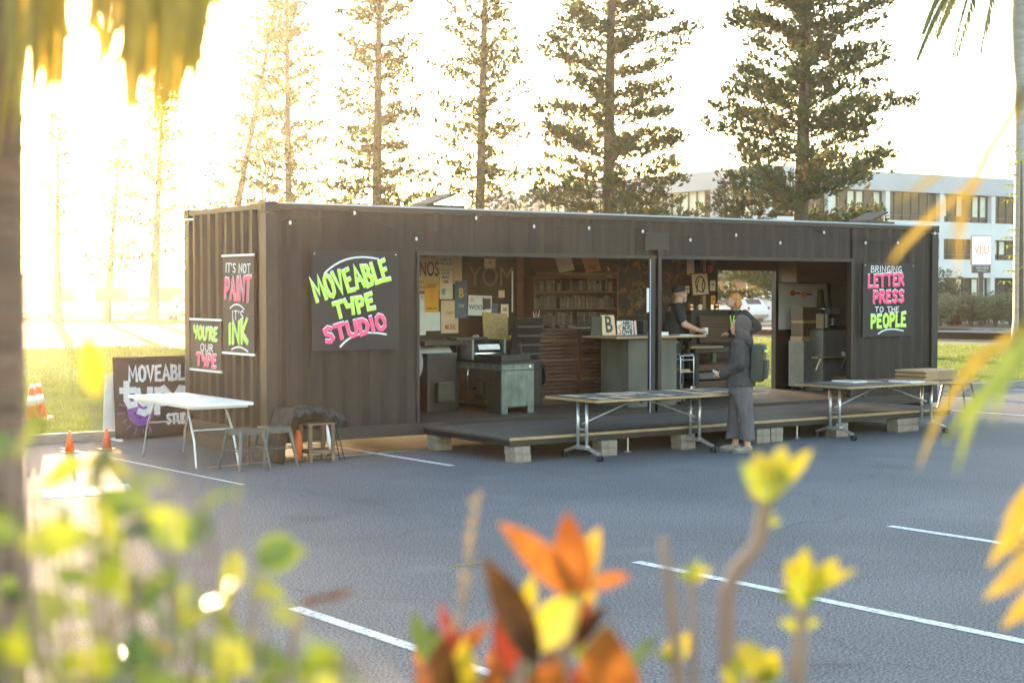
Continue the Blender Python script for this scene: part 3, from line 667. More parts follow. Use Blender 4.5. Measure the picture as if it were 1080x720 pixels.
# timber frame with bags under a black cloth
t = thing("timber_stool", "open timber frame stool under a draped black cloth", "stool", (.475, -.36, 0))
for x in (-.15, .15):
    for y in (-.12, .12): MB().bb(x-.022, x+.022, y-.022, y+.022, 0, .44, .003).build("leg", M['old_timber'], t)
MB().bb(-.175, .175, -.145, .145, .441, .462, .003).build("seat", M['old_timber'], t)
for y in (-.12, .12): MB().bb(-.127, .127, y-.012, y+.012, .10, .145, .003).build("stretcher", M['old_timber'], t)
for x in (-.15, .15): MB().bb(x-.012, x+.012, -.097, .097, .10, .145, .003).build("stretcher", M['old_timber'], t)
def cloth(name, label, x0, x1, y0, y1, hf, mat, seed=0, nx=44, ny=26):
    vs_, fs = [], []
    for j in range(ny+1):
        for i in range(nx+1):
            u, v = i/nx, j/ny; x = x0+(x1-x0)*u; y = y0+(y1-y0)*v
            n = mnoise.noise(Vector((x*6+seed, y*6, 0))); n2 = mnoise.noise(Vector((x*17, y*9, seed)))
            z = hf(u, v)+.03*n+.012*n2
            vs_.append((x+.02*n2, y+.03*n+.012*n2, max(.004, z)))
    for j in range(ny):
        for i in range(nx):
            a = j*(nx+1)+i; fs.append((a, a+1, a+nx+2, a+nx+1))
    me = bpy.data.meshes.new(name); me.from_pydata(vs_, [], fs); me.update()
    o = link(name, me, mat); soft(o, 180)
    evaluated(o, [lambda o: setattr(o.modifiers.new("s", 'SOLIDIFY'), "thickness", .006)]); o.data.materials.clear(); o.data.materials.append(mat)
    tag(o, label, "cloth"); return o
cloth("draped_cloth", "crumpled black cloth draped over the timber frame stool by the container", -.06, .80, -.52, -.08,
      lambda u, v: (.50+.15*math.sin(math.pi*min(1, u*1.02))**.6)*(min(1, (u/.16))**.5) - (.06 if v < .06 else 0) + .02*math.sin(u*40)*(1-v), M['cloth_black'], 3)
o = MB().ball((0, 0, .20), (.05, .05, .19), 14).build("bag", M['orange_plastic'], None, True); o.location = (.235, -.35, .0); tag(o, "bright orange bag hanging under the black cloth", "bag"); 
q = MB(); q.tube([(0, 0, .40), (.01, -.01, .3), (.03, 0, .2), (.045, -.01, .09)], [.012, .02, .028, .012], 8); o = q.build("rag", M['paper'], None, True); o.location = (.56, -.46, .035); tag(o, "white rag hanging inside the timber frame stool", "rag")
t = thing("folding_easel", "thin dark metal frame leaning beside the draped stool", "easel", (.76, -.30, 0))
for dx in (-.02, .05): MB().cyl((dx, -.14, 0), (dx*.4, .05, .50), .008).build("leg", M['black_trim'], t)
MB().cyl((-.01, .04, .46), (.03, .04, .46), .007).build("crossbar", M['black_trim'], t)
MB().cyl((.0, .2, 0), (.0, .05, .49), .008).build("rear_leg", M['black_trim'], t)
q = MB(); q.tube([(-.9, -.30, .006), (-.3, -.18, .006), (.3, -.12, .006), (.9, -.14, .006), (1.5, -.07, .006), (2.1, -.06, .006)], .006, 6)
tag(q.build("power_cord", M['edge_wood'], None, True), "thin tan power cord lying along the foot of the container", "cord")

# sandwich board behind the container corner
sb = thing("sandwich_board", "large black sandwich board lettered MOVEABLE TYPE STUDIO with a purple splat", "sign", (-.62, 3.30, 0), R(1))
fp = MB().bb(0, 1.22, 0, .018, .03, 1.13, .002).build("front_panel", M['chalk_black'], sb); fp.rotation_euler = (R(-5), 0, 0)
rp_ = MB().bb(-.10, 1.10, .20, .215, .12, .88, .002).build("rear_panel", M['paper'], sb); rp_.rotation_euler = (R(6), 0, 0); rp_.location = (0, .02, 0)
for x in (.03, 1.1): MB().bb(x-.03, x+.03, -.10, .20, 0, .03, .004).build("foot", M['white_paint'], sb)
def mono(parent, txt, x0, z0, x1, z1, h, w, mat): o = lettering(parent, txt, x0, z0, x1, z1, h, w, mat, y=-.001); return o
mono(fp, "MOVEABLE", .22, .80, 1.12, .80, .20, .038, WHT)
for ch, x in (("t", .10), ("y", .33), ("p", .60), ("e", .88)): lettering(fp, ch, x, .46, x+.19, .46, .29, .085, WHT, y=-.001)
o = mono(fp, "STUDIO", .74, .20, 1.14, .20, .13, .034, WHT)
pr = MB(); ang = [i*2*math.pi/40 for i in range(40)]
pr.prism([(.36+.19*math.cos(a)*(1+.03*math.sin(9*a)), .40+.21*math.sin(a)*(1+.02*math.cos(7*a))) for a in ang], .0016)
for i in range(16):
    a = i*2*math.pi/16+.1
    if math.sin(a) < .75: pr.ribbon([(.36+.23*math.cos(a), .40+.25*math.sin(a)), (.36+(.29+.02*(i % 3))*math.cos(a), .40+(.31+.02*(i % 2))*math.sin(a))], .018)
pr.build("splat", M['purple'], fp)
dt = MB()
for a, b_ in ((.30, .50), (.42, .49), (.36, .43), (.28, .36), (.44, .37), (.35, .30)): dt.cyl((a, -.0020, b_), (a, -.0028, b_), .016, seg=10)
dt.build("dots", M['chalk_black'], fp)

def cone(label, x, y, z, h, bands, grp, rz=0):
    t = thing("traffic_cone", label, "traffic cone", (x, y, z), rz, grp); r0 = h*.24
    MB().bb(-h*.36, h*.36, -h*.36, h*.36, 0, h*.05, .004).build("base", M['orange_plastic'], t)
    MB().cyl((0, 0, h*.05), (0, 0, h), r0, h*.05, seg=24).build("cone_body", M['orange_plastic'], t, True)
    for a, b_ in bands:
        ra = r0+(h*.05-r0)*(a-.05)/.95+.003; rb = r0+(h*.05-r0)*(b_-.05)/.95+.003
        MB().cyl((0, 0, h*a), (0, 0, h*b_), ra, rb, seg=24).build("white_band", M['reflect_white'], t, True)
    return t
cone("small plain orange cone at the kerb, farther left of the low pair", -1.60, 2.30, 0, .27, [], "small orange cones")
cone("small plain orange cone at the kerb, nearer the sandwich board", -1.10, 2.36, 0, .27, [], "small orange cones")
cone("tall banded cone on the lawn, left one of a touching pair", -.70, 6.6, .055, .54, [(.42, .70), (.9, .97)], "banded cones on the lawn")
cone("tall banded cone on the lawn, right one of a touching pair", -.50, 6.9, .055, .54, [(.42, .70), (.9, .97)], "banded cones on the lawn")
pl = thing("metal_post", "thin grey metal post standing on the lawn at the far left", "post", (-.85, 7.2, .05))
MB().cyl((0, 0, 0), (0, 0, 3.4), .03).build("pole", M['grey_steel'], pl); MB().cyl((0, 0, 0), (0, 0, .02), .09).build("base_plate", M['grey_steel'], pl); MB().ball((0, 0, 3.4), .034, 10).build("cap", M['grey_steel'], pl)

# ------------------------------------------------------------------ inside the studio
def poster(name_label, x, z, w, h, mat, lines, y=None, tilt=0, group=None, cat="poster", th=.003):
    y = CW-.0955 if y is None else y
    t = thing("poster", name_label, cat, (x, y, z), 0, group, rot=(0, R(tilt), 0))
    MB().bb(0, w, -th, 0, 0, h).build("sheet", mat, t)
    for k, (txt, u, v, size, sq, mt) in enumerate(lines):
        text(txt, size, M[mt], t, (u*w, -th-.0008-.0012*k, v*h), sq, bold=size*.012)
    return t
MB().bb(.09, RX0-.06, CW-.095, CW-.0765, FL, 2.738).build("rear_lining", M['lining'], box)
YW = CW-.098
PG2 = "posters pasted on the rear wall at the left of the opening"
poster("large cream poster with tall black letters NOS, top left of the wall", 3.52, 2.02, .40, .62, M['kraft'], [("ACING", .5, .86, .15, .62, 'ink'), ("INOS", .52, .50, .30, .55, 'ink'), ("SHOP ROTATIONAL", .5, .20, .055, .8, 'ink'), ("PRINTING MATINEE", .5, .08, .04, .8, 'ink')], YW, group=PG2)
poster("cream poster with a yellow band along its top edge", 3.925, 2.33, .24, .26, M['cream'], [("LOVE", .5, .88, .07, 1.1, 'ink_yellow'), ("WHEN ALL", .5, .58, .06, .7, 'ink'), ("NOT SLEEP", .5, .34, .06, .7, 'ink'), ("THE END", .5, .10, .05, 1.1, 'ink_yellow')], YW, group=PG2)
poster("plain tan strip of paper right of the yellow banded poster", 4.17, 2.12, .15, .47, M['kraft'], [], YW-.001, group=PG2)
poster("pale poster with small navy type under the yellow banded poster", 3.93, 1.90, .23, .42, M['cream'], [("POSTER", .45, .90, .055, .8, 'ink_blue'), ("MAKE", .45, .76, .06, .8, 'ink_blue'), ("TIME", .45, .60, .06, .8, 'ink_blue'), ("IIII", .3, .26, .12, .6, 'ink_blue')], YW, group=PG2)
poster("orange yellow poster headed TODAY on the rear wall", 3.67, 1.72, .24, .44, M['orange_paper'], [("TODAY", .5, .88, .075, .75, 'ink'), ("CITY", .5, .66, .05, .9, 'ink_orange'), ("CV", .5, .48, .06, .9, 'ink_orange'), ("OPEN DAY", .5, .10, .045, .8, 'ink')], YW-.005, group=PG2)
poster("white paper with an orange corner behind the TODAY poster", 3.53, 1.38, .16, .60, M['paper'], [("R", .6, .9, .08, 1, 'ink_orange')], YW, group=PG2)
poster("blank white sheet under the TODAY poster", 3.69, 1.44, .25, .275, M['paper'], [], YW, group=PG2)
poster("kraft poster with faded red type and a bird, right of the TODAY poster", 3.955, 1.40, .30, .48, M['kraft'], [("DAY", .5, .62, .07, .9, 'ink_red'), ("MUSIC", .55, .18, .10, .7, 'ink_red')], YW-.002, group=PG2)
poster("slate blue poster with a tan patch near the wall corner", 4.19, 1.62, .22, .55, M['blue_paper'], [("THE", .5, .32, .07, .8, 'kraft'), ("B", .5, .66, .20, .8, 'ink_yellow')], YW-.009, group=PG2)
poster("tiny blank white note pinned over the pale poster", 4.02, 1.93, .06, .09, M['paper'], [], YW-.012)
poster("torn white and red collage sheet pinned beside the slate blue poster", 4.40, 1.66, .42, .30, M['paper'], [("WOOD", .4, .4, .10, .9, 'ink'), ("O", .15, .75, .08, 1, 'ink_red'), ("S", .62, .82, .08, 1, 'ink_red')], YW-.04, tilt=2)
poster("small brown card pinned over the torn collage", 4.66, 1.75, .14, .16, pm_dark, [("A", .5, .5, .09, 1, 'ink')], YW-.052)
poster("small tan card pinned alone on the dark wall", 4.98, 1.92, .11, .11, M['kraft'], [], YW)
o = text("YOM", .42, pm("faded chalk letters", (.17, .13, .09), None, 20, .8), None, (4.86, YW-.002, 2.22), .9, name="wall_lettering"); tag(o, "large faded chalk letters on the dark rear wall", "lettering")
o = MB().cyl((0, 0, 0), (0, 0, .62), .012).build("wall_conduit", M['silver']); o.location = (5.22, YW-.02, 1.70); tag(o, "upright metal conduit on the wall left of the shelf", "pipe")
o = MB().bb(0, .12, -.06, 0, 0, 2.2, .004).build("timber_upright", M['shelf_wood']); o.location = (5.28, YW-.002, FL); tag(o, "reddish timber upright left of the type shelf", "post")

# type shelf
sh = thing("type_shelf", "wide brown wall shelf packed with wood type behind the counter", "shelf", (5.45, YW-.30, 1.48))
SHY = YW-.30
for z in (0, .255, .51, .735): MB().bb(0, 1.58, 0, .298, z, z+.02, .002).build("shelf_board", M['shelf_wood'], sh)
for x in (-.022, 1.58): MB().bb(x, x+.022, 0, .298, -.02, .755, .002).build("side_panel", M['shelf_wood'], sh)
MB().bb(0, 1.58, .280, .298, .021, .734).build("back_panel", M['case_wood'], sh)
for x in (.66, 1.0): MB().bb(x, x+.012, .01, .27, .531, .734).build("divider", M['shelf_wood'], sh)
rnd = random.Random(5)
spine_src = {}
for r_, (z, hmax) in enumerate(((1.50, .20), (1.755, .20), (2.01, .17))):
    x = 5.47
    while x < 6.98:
        w = rnd.choice((.022, .03, .038, .026)); h = round(hmax*rnd.choice((.72, .82, .92, .98)), 3)
        if 6.09 < x+w and x < 6.13 and r_ == 2: x = 6.13
        if 6.43 < x+w and x < 6.47 and r_ == 2: x = 6.47
        if x+w > 7.0: break
        key = (w, h, rnd.choice('abc'))
        if key not in spine_src:
            me = MB().bb(0, w-.003, 0, .16, 0, h, .002).mesh("wood_type_bundle"); me.materials.append(M['spine_'+key[2]]); spine_src[key] = me
        o = link("wood_type_bundle", spine_src[key], None, None, (x, SHY+.03+rnd.uniform(0, .02), z+.0005))
        tag(o, "upright bundle of wood type standing on the "+("lowest", "middle", "top")[r_]+" row of the wall shelf", "wood type", "bundles of wood type on the "+("lowest", "middle", "top")[r_]+" shelf row")
        x += w+(.0 if rnd.random() > .06 else rnd.uniform(.02, .10))
# sloping print rack above
rk = thing("print_rack", "sloping rack of displayed prints above the type shelf", "rack", (5.45, SHY+.02, 2.26))
MB().box((.8, .10, .20), (1.60, .012, .44), (R(-18), 0, 0)).build("backing", M['case_wood'], rk)
MB().bb(0, 1.6, -.03, .0, .0, .04, .003).build("lip", M['shelf_wood'], rk)
for (x, w, mt, lab, txt, ik) in ((.14, .16, 'case_wood', "dark print at the left of the sloping rack", "I", 'ink'), (.46, .30, 'cream', "grey cream print in the sloping rack", "TEXT", 'kraft'), (.98, .30, 'orange_paper', "orange print with a dark footer in the sloping rack", "THIS", 'ink'), (1.36, .16, 'case_wood', "brown print at the right of the sloping rack", "R", 'kraft')):
    t = thing("display_print", lab, "print", (5.45+x, SHY+.018, 2.30), 0, "prints on the sloping rack", rot=(R(-18), R(-8), 0))
    MB().bb(0, w, 0, .004, 0, .34).build("sheet", M[mt] if mt != 'orange_paper' else pm("salmon paper", (.60, .22, .09), (.52, .18, .08), 12, .8), t)
    text(txt, .09, M[ik], t, (w/2, -.001, .05), .7, bold=.001)
# large dark print hung on the wall
hung = thing("wall_hanging", "large dark block print with ochre streaks hung right of the shelf", "wall hanging", (7.06, YW-.03, 1.62))
def blockprint():
    m = bpy.data.materials.new("ochre and black block print"); m.use_nodes = True; n = m.node_tree.nodes; l = m.node_tree.links; b = n["Principled BSDF"]
    tc = n.new("ShaderNodeTexCoord"); a = n.new("ShaderNodeTexNoise"); a.inputs["Scale"].default_value = 7; a.inputs["Detail"].default_value = 9; a.inputs["Roughness"].default_value = .75; a.inputs["Distortion"].default_value = .8
    l.new(tc.outputs["Object"], a.inputs["Vector"]); r = n.new("ShaderNodeValToRGB"); r.color_ramp.elements[0].position = .50; r.color_ramp.elements[1].position = .62
    r.color_ramp.elements[0].color = (.035, .03, .028, 1); r.color_ramp.elements[1].color = (.22, .11, .035, 1); l.new(a.outputs["Fac"], r.inputs[0]); l.new(r.outputs[0], b.inputs["Base Color"]); b.inputs["Roughness"].default_value = .8
    return m
M['blockprint'] = blockprint()
MB().bb(0, .95, 0, .01, 0, .98).build("cloth_panel", M['blockprint'], hung); MB().cyl((-.03, -.005, .985), (.98, -.005, .985), .012).build("rod", M['shelf_wood'], hung)
hung2 = thing("wall_hanging", "dark block print behind the support post, beside the bearded man", "wall hanging", (8.13, YW-.03, 1.50))
MB().bb(0, .52, 0, .01, 0, 1.10).build("cloth_panel", M['blockprint'], hung2); MB().cyl((-.02, -.005, 1.105), (.54, -.005, 1.105), .012).build("rod", M['shelf_wood'], hung2)
poster("tan strip of paper hung high beside the dark block print", 8.70, 2.28, .16, .28, M['kraft'], [], YW-.05)
fr = thing("framed_print", "tan portrait print on the wall above the dark press", "print", (8.78, YW-.10, 1.93), 0, rot=(R(-4), R(-3), 0))
MB().bb(0, .38, 0, .015, 0, .38, .003).build("frame", M['shelf_wood'], fr); MB().bb(.02, .36, -.004, -.0005, .02, .36).build("sheet", M['kraft'], fr)
q = MB(); q.ribbon([(.19+.10*math.cos(a), .19+.13*math.sin(a)) for a in [i*math.pi/8 for i in range(17)]], .02); q.ribbon([(.10, .06), (.13, .2), (.17, .27)], .018); q.ribbon([(.25, .05), (.22, .15), (.26, .25)], .018)
q.build("printing", M['ink'], fr).location = (0, -.005, 0)
q = MB(); q.cyl((0, 0, 0), (0, -.006, 0), .06, seg=20); t = q.build("round_sign", M['ink_red']); t.location = (9.24, YW-.02, 2.38); tag(t, "small round red sign on the wall by the rear doorway", "sign")

# type case cabinets with shallow drawers
def cabinet(label, x, y, w, d, h, n, z=FL):
    t = thing("type_cabinet", label, "cabinet", (x, y, z), 0, "cabinets of shallow type drawers")
    c = MB(); c.bb(0, .025, 0, d, 0, h, .002); c.bb(w-.025, w, 0, d, 0, h, .002); c.bb(.026, w-.026, d-.02, d, 0, h); c.bb(.026, w-.026, 0, d-.021, 0, .05); c.build("carcass", M['case_wood'], t)
    MB().bb(-.01, w+.01, -.015, d, h+.001, h+.025, .003).build("cabinet_top", M['shelf_wood'], t)
    dh = (h-.06)/n
    for i in range(n):
        z0 = .055+i*dh
        dr = MB().bb(.028, w-.028, -.004, .30, z0+.003, z0+dh-.006, .003).build("drawer", M['case_wood'] if i % 5 else M['shelf_wood'], t)
        MB().bb(w/2-.05, w/2+.05, -.014, -.0042, z0+dh*.25, z0+dh*.6, .002).build("handle", M['shelf_wood'], dr)
    return t
cabinet("wide brown cabinet of shallow type drawers right of the proof press", 5.15, 1.62, .80, .42, 1.10, 18)
cabinet("brown cabinet of shallow drawers partly behind the grey counter", 5.97, 1.62, .62, .42, 1.10, 18)
cup = thing("brush_cup", "white cup of brushes on the wide type cabinet", "cup", (5.23, 1.72, FL+1.125))
MB().cyl((0, 0, 0), (0, 0, .12), .04, .045, seg=16).build("cup", M['chrome'], cup)
for i in range(6):
    a = i*1.05; MB().cyl((.01*math.cos(a), .01*math.sin(a), .10), (.06*math.cos(a), .05*math.sin(a), .22+.01*i), .005).build("brush", M['paper' if i % 2 else 'tan_wood'], cup)
o = MB().bb(0, .5, 0, .25, 0, .006).build("paper_stack", M['paper']); o.location = (5.9, 1.64, FL+1.126); tag(o, "thin stack of white paper on the drawers cabinet", "paper")

# proof press
pp = thing("proof_press", "grey green proof press with a paler coloured lit end panel inside the opening", "printing press", (3.83, .60, FL))
W_, D_ = .545, 1.42
MB().bb(0, W_, 0, D_, .60, .685, .008).build("bed_frame", M['press_green'], pp)
e = MB(); e.bb(0, W_, 0, .03, .10, .599, .004); e.bb(0, .10, 0, .03, 0, .0995, .003); e.bb(W_-.10, W_, 0, .03, 0, .0995, .003); e.build("end_panel", M['press_green'], pp)
MB().bb(0, .03, .031, D_, .42, .599, .004).build("side_panel", M['press_dark'], pp)  # sides in a darker green than the end: shade put into the colour
MB().bb(0, .03, .031, .35, 0, .419, .004).build("side_panel", M['press_dark'], pp); MB().bb(0, .03, D_-.3, D_, 0, .419, .004).build("side_panel", M['press_dark'], pp)
MB().bb(W_-.03, W_, .031, D_, 0, .599, .004).build("side_panel", M['press_dark'], pp)
MB().bb(.031, W_-.031, .04, D_, .08, .10).build("tray", M['press_dark'], pp); MB().bb(.031, W_-.031, .35, .37, .101, .598).build("bulkhead", M['press_green'], pp)
dw = MB().bb(-.012, -.0005, .42, .86, .24, .415, .004).build("drawer_front", M['press_dark'], pp); MB().bb(-.03, -.0125, .58, .68, .31, .33, .004).build("handle", M['chrome'], dw)
MB().bb(-.03, W_+.03, -.02, D_, .6855, .715, .004).build("feed_board", M['cast_iron'], pp)
MB().cyl((W_-.07, -.001, .645), (W_-.07, -.012, .645), .02, seg=16).build("dial", M['paper'], pp)
MB().bb(.03, W_-.03, .05, .68, .716, .80, .01).build("bed_cover", M['cast_iron'], pp)
for x in (-.02, W_-.02): MB().bb(x, x+.04, .70, 1.12, .716, 1.0, .02).build("carriage_cheek", M['press_green'], pp)
MB().cyl((.021, .90, .86), (W_-.021, .90, .86), .13, seg=28).build("impression_cylinder", M['cast_iron'], pp, True)
MB().cyl((.021, .72, .80), (W_-.021, .72, .80), .04, seg=16).build("ink_roller", M['chrome'], pp, True)
MB().box((.26, .69, .895), (.36, .012, .08), (R(-25), 0, 0)).build("paper_sheet", M['paper'], pp)
MB().bb(.0, W_, 1.13, 1.42, .716, 1.02, .02).build("motor_housing", M['press_dark'], pp)
MB().cyl((-.021, .90, .86), (-.045, .90, .86), .12, seg=28).build("drive_gear", M['grey_steel'], pp); MB().cyl((-.045, .90, .86), (-.075, .90, .86), .025).build("gear_axle", M['chrome'], pp)
for yy in (.10, .36, 1.08, 1.36): MB().cyl((-.001, yy, .64), (-.010, yy, .64), .012, seg=6).build("bolt", M['grey_steel'], pp)
for xx in (.05, W_-.05): MB().cyl((xx, -.001, .56), (xx, -.008, .56), .010, seg=6).build("bolt", M['grey_steel'], pp)
MB().bb(.0, W_, -.004, -.0005, .592, .600).build("panel_seam", M['cast_iron'], pp)
MB().tube([(-.03, .75, .30), (-.10, .70, .45), (-.10, .68, .62)], .010, 8).build("crank_handle", M['chrome'], pp, True)
o = MB().box((0, 0, .2), (.44, .02, .40), (R(-10), 0, 0), .002).build("strand_board_offcut", M['osb']); o.location = (4.62, 1.92, 1.30); o.rotation_euler = (0, R(4), 0); tag(o, "yellowish strand board offcut leaning behind the proof press", "board")
o = MB().bb(-.5, .40, -.22, .22, 0, .955, .01).build("work_bench", M['case_wood']); o.location = (4.72, 2.08, FL); tag(o, "dark timber bench carrying the strand board offcut", "bench")
# tall platen press behind, and cylinder machine in the shadows at left
cm = thing("cylinder_press", "dark cylinder press with a pale drum, deep in the left of the opening", "printing press", (3.10, 1.25, FL))
MB().bb(0, .50, .1, .95, .0, .82, .03).build("body", M['cast_iron'], cm)
MB().cyl((-.01, .45, .68), (.51, .45, .68), .24, seg=28).build("drum", M['wall_white'], cm, True)
MB().bb(-.06, .56, .05, 1.0, .93, .99, .01).build("feed_table", M['cast_iron'], cm)
for x in (-.03, .49): MB().bb(x, x+.04, .35, .95, .821, .929, .004).build("table_bracket", M['cast_iron'], cm)
MB().cyl((-.06, .62, .42), (-.02, .62, .42), .24, seg=24).build("flywheel", M['cast_iron'], cm)
MB().bb(.12, .40, .0, .099, .15, .42, .02).build("toolbox_shelf", M['press_dark'], cm)
pt = thing("platen_press", "tall dark press with frames and levers behind the proof press", "printing press", (4.58, 1.30, FL))
MB().bb(0, .46, .0, .30, 0, .70, .04).build("body", M['cast_iron'], pt)
MB().box((.23, .10, 1.0), (.50, .05, .62), (R(14), 0, 0), .01).build("platen", M['cast_iron'], pt)
for i in range(4): MB().cyl((.0, -.02-.0*i, .78+.13*i), (.46, -.02, .78+.13*i), .014).build("grille_bar", M['grey_steel'], pt)
MB().cyl((.50, .15, .45), (.54, .15, .45), .17, seg=28).build("flywheel", M['cast_iron'], pt)
MB().cyl((.46, .15, .45), (.51, .15, .45), .04).build("axle", M['grey_steel'], pt)
MB().cyl((.1, .0, .62), (-.1, -.22, .95), .016).build("lever", M['grey_steel'], pt)

# island counter
ct = thing("island_counter", "grey green plywood island counter with a timber top beside the support post", "counter", (5.99, .50, FL))
q = MB(); q.bb(0, .02, 0, .64, 0, 1.0, .002); q.build("side_panel", M['counter_ply'], ct)
MB().bb(.021, .92, 0, .02, 0, 1.0, .002).build("front_panel", M['counter_ply'], ct); MB().bb(.90, .92, .021, .64, 0, 1.0, .002).build("side_panel", M['counter_ply'], ct)
MB().bb(.021, .899, .34, .36, 0, .999).build("inner_shelf", M['counter_ply'], ct)
MB().bb(-.30, 1.42, -.10, .70, 1.001, 1.032, .003).build("countertop", M['tan_wood'], ct)
CTZ = FL+1.032
t = thing("letter_block_print", "tan card with a large black letter B leaning on the counter", "print", (5.98, 1.08, CTZ), 0, rot=(R(-9), 0, 0))
MB().bb(0, .25, 0, .012, 0, .30, .002).build("card", M['kraft'], t); text("B", .34, M['ink'], t, (.125, -.001, .15), .75, bold=.008)
t = thing("strip_poster", "narrow white strip with a large orange S beside the letter B card", "print", (6.24, 1.05, CTZ), 0, rot=(R(-7), 0, 0))
MB().bb(0, .085, 0, .008, 0, .21, .002).build("card", M['paper'], t); text("S", .2, M['ink_orange'], t, (.045, -.001, .07), .6, bold=.006)
t = thing("type_specimen", "white card crowded with black letters on the counter", "print", (6.33, 1.04, CTZ), 0, rot=(R(-7), 0, 0))
MB().bb(0, .165, 0, .008, 0, .215, .002).build("card", M['paper'], t)
for i, s_ in enumerate(("ABR", "&DK", "QWE")): text(s_, .085, M['ink'], t, (.08, -.001, .175-.068*i), .9, bold=.004)
t = thing("striped_card", "narrow pink striped card right of the type specimen", "print", (6.505, 1.03, CTZ), 0, rot=(R(-7), 0, 0))
MB().bb(0, .09, 0, .008, 0, .21, .002).build("card", M['paper'], t); MB().bb(.02, .05, -.002, -.0003, .0, .21).build("stripe", pm("dusty pink ink", (.62, .18, .19), None, 20, .6), t)
q = MB(); q.bb(0, .30, 0, .2, 0, .21, .008); t = thing("tool_crate", "dark crate with a round tool on the counter behind the post", "crate", (6.62, .92, CTZ)); q.build("crate_body", M['cast_iron'], t)
MB().cyl((.15, -.002, .10), (.15, -.02, .10), .07, seg=20).build("round_tool", M['grey_steel'], t)
o = MB().bb(0, .26, 0, .18, 0, .05, .004).build("paper_pad", M['paper']); o.location = (6.5, .48, CTZ); o.rotation_euler = (0, 0, .1); tag(o, "white paper pad on the front of the counter by the post", "paper")
o = MB().bb(0, .22, 0, .2, 0, .008, .002).build("paper_pad", M['paper']); o.location = (6.95, .46, CTZ); o.rotation_euler = (0, 0, -.2); tag(o, "flat white sheet on the counter right of the post", "paper")
o = MB().bb(0, .20, 0, .02, 0, .28, .002).build("leaning_board", M['press_dark']); o.location = (5.78, 1.10, CTZ); tag(o, "dark green board leaning left of the letter B card", "board")
o = MB().tube([(0, 0, 0), (0, 0, 2.17)], .008, 8).build("white_pipe", M['wall_grey']); o.location = (5.94, -.012-.03, .297); tag(o, "thin white pipe standing against the support post", "pipe")
o = MB().bb(0, .045, 0, .004, 0, .34).build("hanging_strip", M['paper']); o.location = (5.88, -.035, 1.72); o.rotation_euler = (0, 0, 0); tag(o, "narrow white paper strip hanging against the support post", "paper")

# ink tins, rollers and pinned cards that fill the benches and the wall
TG = "ink tins along the benches"
for i, (x, y, z, mt, lab) in enumerate(((4.30, 1.98, FL+.956, 'ink_red', "red ink tin at the left end of the dark bench"), (4.40, 2.04, FL+.956, 'chrome', "plain steel ink tin beside the red one"), (4.96, 1.98, FL+.956, 'ink_yellow', "yellow ink tin right of the strand board"), (5.05, 2.03, FL+.956, 'ink_blue', "navy ink tin at the right end of the dark bench"),
        (8.45, 1.90, FL+1.381, 'ink_orange', "orange ink tin on the left of the black upright press"), (8.62, 1.88, FL+1.381, 'paper', "white ink tin on the black upright press"), (9.02, 1.92, FL+1.381, 'ink_red', "red ink tin at the right of the black upright press"), (8.90, 1.9, FL+1.381, 'chrome', "steel tin next to the red one on the upright press"))):
    t = thing("ink_tin", lab, "tin", (x, y, z), 0, TG); MB().cyl((0, 0, 0), (0, 0, .085), .042, seg=16).build("can", M['chrome'], t); MB().cyl((0, 0, .0855), (0, 0, .098), .044, seg=16).build("lid", M['cast_iron'], t); MB().cyl((0, 0, .02), (0, 0, .068), .0428, seg=16, caps=False).build("label_band", M[mt], t)
for i, (x, z, w, h, mt, lab) in enumerate(((8.24, 1.28, .12, .16, 'cream', "small cream card pinned low behind the bearded man"), (8.68, 1.98, .08, .12, 'kraft', "tan card pinned left of the portrait print"), (9.22, 2.02, .12, .17, 'cream', "cream card pinned right of the portrait print"), (9.24, 1.80, .10, .14, 'orange_paper', "orange card pinned under the cream one by the rear doorway"),
        (4.72, 2.36, .20, .14, 'kraft', "tan card pinned high over the chalk letters"), (5.02, 1.62, .14, .20, 'cream', "cream card pinned above the dark bench"), (4.86, 1.70, .10, .13, 'blue_paper', "slate card pinned beside the torn collage"))):
    poster(lab, x, z, w, h, M[mt], [("AB", .5, .6, h*.4, .8, 'ink')], YW-.045 if x > 8 else YW-.003, group="small cards pinned along the rear wall", cat="card")
for i, x in enumerate((5.45, 5.62, 5.78)):
    t = thing("ink_roller", ("leftmost", "middle", "rightmost")[i]+" hand ink roller lying on the wide type cabinet", "roller", (x, 1.72, FL+1.126), .3*i, "hand ink rollers on the wide type cabinet")
    MB().cyl((-.06, 0, .025), (.06, 0, .025), .025, seg=16).build("drum", M['rubber'], t); MB().cyl((0, -.03, .026), (0, -.14, .02), .011).build("handle", M['tan_wood'], t)
# trolley
tr = thing("trolley", "small chrome wire trolley beside the counter end", "trolley", (7.12, .62, FL))
for x in (-.13, .13):
    MB().tube([(x, -.12, .03), (x, -.12, .70), (x, -.09, .745), (x, .09, .745), (x, .12, .70), (x, .12, .03)], .009, 8).build("side_loop", M['silver'], tr, True)
for z in (.18, .48, .66):
    q = MB()
    for y in (-.12, .12): q.cyl((-.13, y, z), (.13, y, z), .006)
    for i in range(6): q.cyl((-.11+i*.044, -.12, z), (-.11+i*.044, .12, z), .003, seg=5)
    q.build("wire_shelf", M['silver'], tr)
MB().cyl((-.13, -.12, .745-.02), (.13, -.12, .745-.02), .008).build("handle", M['silver'], tr)
for x in (-.13, .13):
    for y in (-.12, .12): MB().cyl((x-.012, y, .025), (x+.012, y, .025), .025, seg=14).build("caster", M['rubber'], tr)
q = MB().cyl((0, 0, 0), (0, 0, .12), .04, .048, seg=16).build("steel_cup", M['chrome']); q.location = (7.10, .62, FL+.187); tag(q, "polished steel cup on the lower trolley shelf", "cup")
